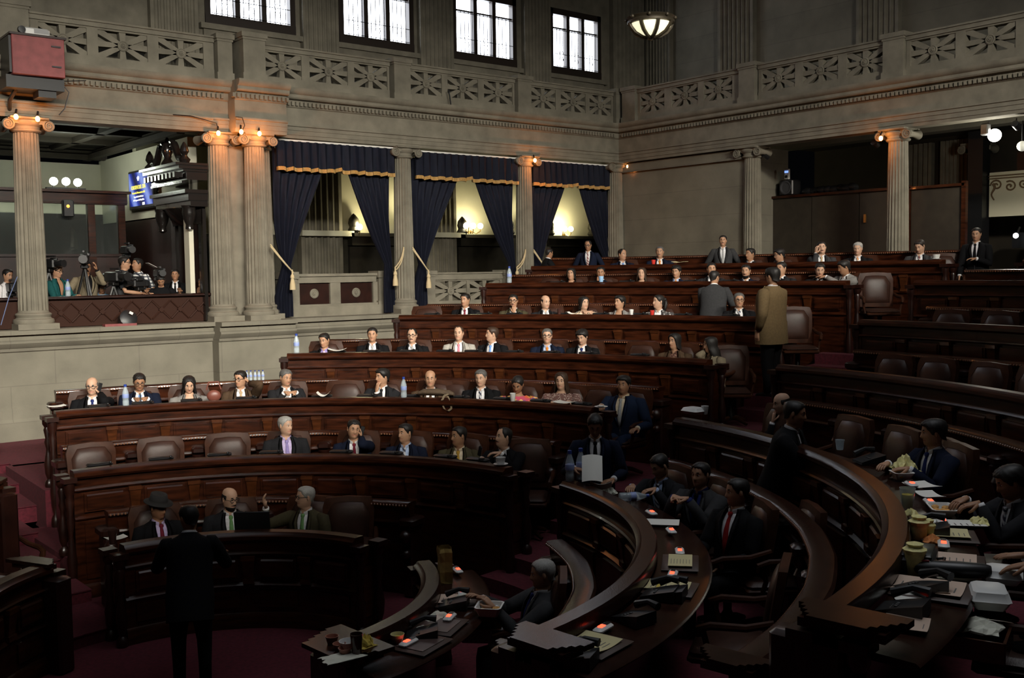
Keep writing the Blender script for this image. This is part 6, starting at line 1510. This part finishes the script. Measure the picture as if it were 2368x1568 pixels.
# telephones in hands
def mobile(hx, lb, dv=(0, 0, 0)):
    r_ = thing('mobile_phone', lb, 'mobile phone', hx, random.random()*3, 'mobile phones')
    a = MB(); a.box((0, 0, 0), (.012, .05, .11), MX.Rotation(.3, 3, 'X'), bev=.005); a.build('housing', M_black, r_, local=True)
def at_head(nm, side):
    for o in scn.objects:
        if o.get('label', '').startswith(nm):
            Hc, HP, segs, rot, base = root_info[o.name]; return base+rot @ HP(.03, side*.105, .42)
mobile(at_head('person in black suit and dark blue tie holding', 1), 'black phone held at the ear by the bald person, third row')
mobile(at_head('smiling person in navy suit and maroon', 1), 'phone held at the ear by the smiling person, second row')
p = atr(325, 928, RK[3]+.36); p.z = F[3]+.97; mobile(p, 'phone held in both hands before the light blue tie, third row')
p = atr(1110, 1065, RK[2]+.36); p.z = F[2]+.97; mobile(p, 'phone held at the right end of the second row')
# laptop silhouettes and drawers
for k, px, py, lb, w_ in ((1, 1120, 1455, 'open wooden drawer below the white food box, lowest row', .3), (3, 2255, 1475, 'open wooden drawer at the near end of the third row', .34)):
    p = on(k, px, py, .62); th = turn_at(p); r_ = thing('open_drawer', lb, 'drawer', p, th, 'open desk drawers')
    a = MB()
    for c, d_ in (((0, 0, -.05), (.3, w_, .012)), ((.15, 0, 0), (.014, w_, .1)), ((0, w_/2, 0), (.3, .014, .1)), ((0, -w_/2, 0), (.3, .014, .1)), ((-.15, 0, 0), (.014, w_, .1))): a.box(c, d_)
    a.build('box', M_woodl, r_, local=True)
p = atr(585, 1215, RK[1]+.25); p.z = F[1]+WT; lp = thing('laptop', 'dark open laptop before the green tie, lowest row', 'laptop', p, turn_at(p)+pi)
a = MB(); a.box((-.1, 0, .012), (.24, .34, .02), bev=.006); a.build('keyboard_half', M_black, lp, local=True)
a = MB(); a.box((.04, 0, .14), (.012, .34, .25), MX.Rotation(.2, 3, 'Y'), bev=.004); a.build('screen_half', M_black, lp, local=True)
# press cameras on tripods
GC = 'press cameras'
def tvcam(px, py, y, hd, lb, s_=1., paper=False):
    p = aty(px, py, y); fl = -1.3
    r_ = thing('video_camera', lb, 'video camera', V((p.x, p.y, fl)), RAD(hd), GC); h = p.z-fl
    a = MB(); a.box((0, 0, h), (.34*s_, .13*s_, .17*s_), bev=.02); a.box((-.2*s_, 0, h-.01), (.12*s_, .1*s_, .14*s_), bev=.02); a.box((.05, 0, h+.13*s_), (.22*s_, .03, .03)); a.box((.05, .07, h+.08*s_), (.14, .05, .05), bev=.01); a.build('body', M_black, r_, local=True)
    a = MB(); a.lathe((.17*s_, 0, h), [(.05*s_, 0), (.055*s_, .1*s_), (.07*s_, .13*s_), (.07*s_, .19*s_), (.05*s_, .19*s_)], 14, axis=MX.Rotation(pi/2, 3, 'Y')); a.build('lens', M_black, r_, local=True)
    a = MB(); a.box((0, 0, h-.12*s_), (.14, .12, .06), bev=.01); a.tube([(-.02, 0, h-.12), (-.3, .04, h-.2)], .01, 6); a.build('tripod_head', M_metal, r_, local=True)
    for q in range(3):
        an = 2*pi*q/3+.4; a = MB(); a.tube([(0, 0, h-.14*s_), (.18*cos(an), .18*sin(an), h*.5), (.36*cos(an), .36*sin(an), .01)], [.024, .02, .014], 6); a.build('leg', M_steel if q == 1 else M_metal, r_, local=True)
    if paper: a = MB(); a.box((-.05, -.1, h+.14), (.2, .16, .004), MX.Rotation(-.5, 3, 'X')); a.build('note_sheet', M_paper, r_, local=True)
tvcam(195, 600, 17.75, -110, 'large video camera on tripod before the khaki vest')
tvcam(262, 640, 17.7, -70, 'video camera on tripod before the grey polo shirt')
tvcam(322, 655, 17.75, 200, 'hand-held video camera between the polo and checked shirts', .8)
tvcam(366, 632, 17.75, -95, 'video camera with a white sheet on top at the leaning operator', .8, True)
tvcam(112, 610, 17.9, -60, 'dark video camera above the teal jacket beside the leftmost column', .9)
tvcam(25, 665, 17.75, -90, 'dark video camera at the left edge before the white shirt', .9)
tvcam(292, 578, 18.9, -90, 'tall dark video camera behind the polo shirt', .9)
p = aty(1225+0, 0, 17); 
mo = thing('monitor_light', 'black floodlight with a white tag standing on the ledge below the parapet', 'floodlight', aty(295, 745, 16.85))
q_ = aty(295, 738, 16.85); a = MB(); a.lathe(q_, [(.08, -.12), (.13, -.09), (.14, .06), (.1, .08)], 16, axis=MX.Rotation(RAD(70), 3, 'X')); a.build('housing', M_black, mo)
a = MB(); a.box(q_+V((.02, -.12, .1)), (.06, .01, .04), MX.Rotation(.5, 3, 'Y')); a.build('tag', M_white, mo)
a = MB(); a.box(aty(277, 752, 16.8), (.5, .14, .05)); a.build('mount', M_redbox, mo)

def wire(pts, lb, m=M_black, r=.008):
    a = MB(); a.tube(pts, r, 5); tag(a.build('cable', m), lb, 'cable', 'loose cables on the stonework')
wire([aty(400, 265, 16.78), aty(440, 268, 16.76), aty(470, 276, 16.76), aty(500, 285, 16.72), aty(505, 300, 16.7)], 'black cable running along the beam to the triple columns')
wire([aty(638, 252, 16.8), aty(634, 275, 16.79), aty(618, 300, 16.78), aty(606, 312, 16.72)], 'thin cable looping down right of the triple column capitals')
wire([aty(545, 270, 16.4), aty(560, 272, 16.4), aty(566, 290, 16.42), aty(560, 303, 16.45)], 'short cable hanging above the middle bulb of the triple columns')
wire([aty(1037, 208, 16.78), aty(1040, 222, 16.78), aty(1043, 244, 16.76)], 'dark cable hanging over the gallery balustrade above the second curtain bay', M_black, .014)
wire([aty(40, 640, 16.9), aty(20, 690, 16.85), aty(2, 752, 16.8)], 'blue cable hanging left of the leftmost column', mat('blue_cable', (.02, .05, .16), .5), .008)
p = aty(617, 623, 17.1); a = MB(); a.box(p, (.07, .02, .2)); tag(a.build('wall_plate', M_cream), 'small cream plate on the wall beside the left blue drape', 'wall plate')
FILL_W = 29
# ------------------------------------------------------------------ unseen camera-side gallery, shaped to set where the daylight falls
LIGHT_W, LIGHT_S, LIGHT_X, LIGHT_Z = 205, 66, 4.0, -2.6
YE = 1.5
a = MB(); a.box((6, YE-.12, 3.63), (34, .2, .86)); a.box((6, YE-.1, 4.03), (34, .3, .07)); struct(a.build('light_block_parapet', M_stone))  # unseen parapet placed and raised to shade the pit and right block
a = MB(); a.box((6, .7, 3.12), (34, 1.8, .16)); struct(a.build('floor_near_gallery', M_stone))
a = MB(); a.box((6, -.15, 3.95), (34, .3, 1.46)); a.box((6, -.15, 7.4), (34, .3, 4.2))
WX = [(-4.6, -2.9), (-1.8, -.1), (1.0, 2.7), (3.8, 5.5), (6.6, 8.3), (9.4, 11.1)]
xs = [-11]+[v for q in WX for v in q]+[23]
for p, q in zip(xs[::2], xs[1::2]): a.box(((p+q)/2, -.15, 4.99), (q-p, .3, .64))  # unseen windows, kept to a low band that sharpens the shadow edge
struct(a.build('wall_near_upper', M_stone))
for i, (p, q) in enumerate(WX):
    a = MB(); a.box(((p+q)/2, -.28, 4.99), (q-p, .02, .64)); a.build('window_%d' % (i+5), emis('near_window_glass', (.9, .95, 1), 3))
    l_ = lamp('window_daylight', 'AREA', ((p+q)/2, .03, 4.98), LIGHT_W, (1.0, .94, .82)); l_.data.shape = 'RECTANGLE'; l_.data.size = 1.7; l_.data.size_y = .5; l_.data.spread = RAD(LIGHT_S)
    aim(l_, ((p+q)/2*.9+LIGHT_X, 14, LIGHT_Z) if i < 5 else (15.8, 11.0, -.8))  # narrow beams aimed by hand; the last one brightens the end wall column
a = MB(); Z_ = 9.4
for c, d in (((-6, 9, Z_), (10, 30, .3)), ((20, 9, Z_), (18, 30, .3)), ((5, -3, Z_), (12, 8, .3)), ((5, 15.5, Z_), (12, 11, .3))): a.box(c, d)
struct(a.build('ceiling', M_stone))
a = MB(); a.box((5, 5.5, Z_+.25), (12, 9, .05)); struct(a.build('window_11', emis('overhead_fill_glass', (.85, .92, 1), .6)))  # unseen glowing pane added along with the overhead fill
sk_ = lamp('overhead_fill', 'AREA', (8.2, 3.4, Z_-.2), FILL_W, (.95, .97, 1)); sk_.data.shape = 'RECTANGLE'; sk_.data.size = 5; sk_.data.size_y = 4; sk_.data.spread = RAD(62); aim(sk_, (6.9, 3.8, -2))  # added unseen fill from above that brightens the right block desks
w = bpy.data.worlds.new('World'); scn.world = w; w.use_nodes = True
bg = w.node_tree.nodes['Background']; bg.inputs[0].default_value = (.75, .8, 1, 1); bg.inputs[1].default_value = .0011
cam = bpy.data.cameras.new('camera'); co = bpy.data.objects.new('camera', cam); COL.objects.link(co)
cam.sensor_width = 36; cam.lens = FPX/2368*36; cam.clip_start = .05; cam.clip_end = 200
co.matrix_world = MX(((CR.x, -CD.x, -CF.x, 0), (CR.y, -CD.y, -CF.y, 0), (CR.z, -CD.z, -CF.z, 0), (0, 0, 0, 1)))
scn.camera = co
for o in list(scn.objects):
    if o.parent is None: o.location.z += ZC
    if o.parent is None and o.type == 'MESH' and 'label' not in o and 'kind' not in o: o['kind'] = 'structure'
vs = scn.view_settings; vs.view_transform = 'Standard'; vs.look = 'None'; vs.gamma = 1; vs.exposure = 0; vs.use_curve_mapping = False
scn.cycles.use_denoising = True; scn.cycles.max_bounces = 6; scn.cycles.diffuse_bounces = 2; scn.cycles.glossy_bounces = 3; scn.cycles.transmission_bounces = 6; scn.cycles.transparent_max_bounces = 6
scn.cycles.sample_clamp_indirect = 6; scn.cycles.caustics_reflective = False; scn.cycles.caustics_refractive = False
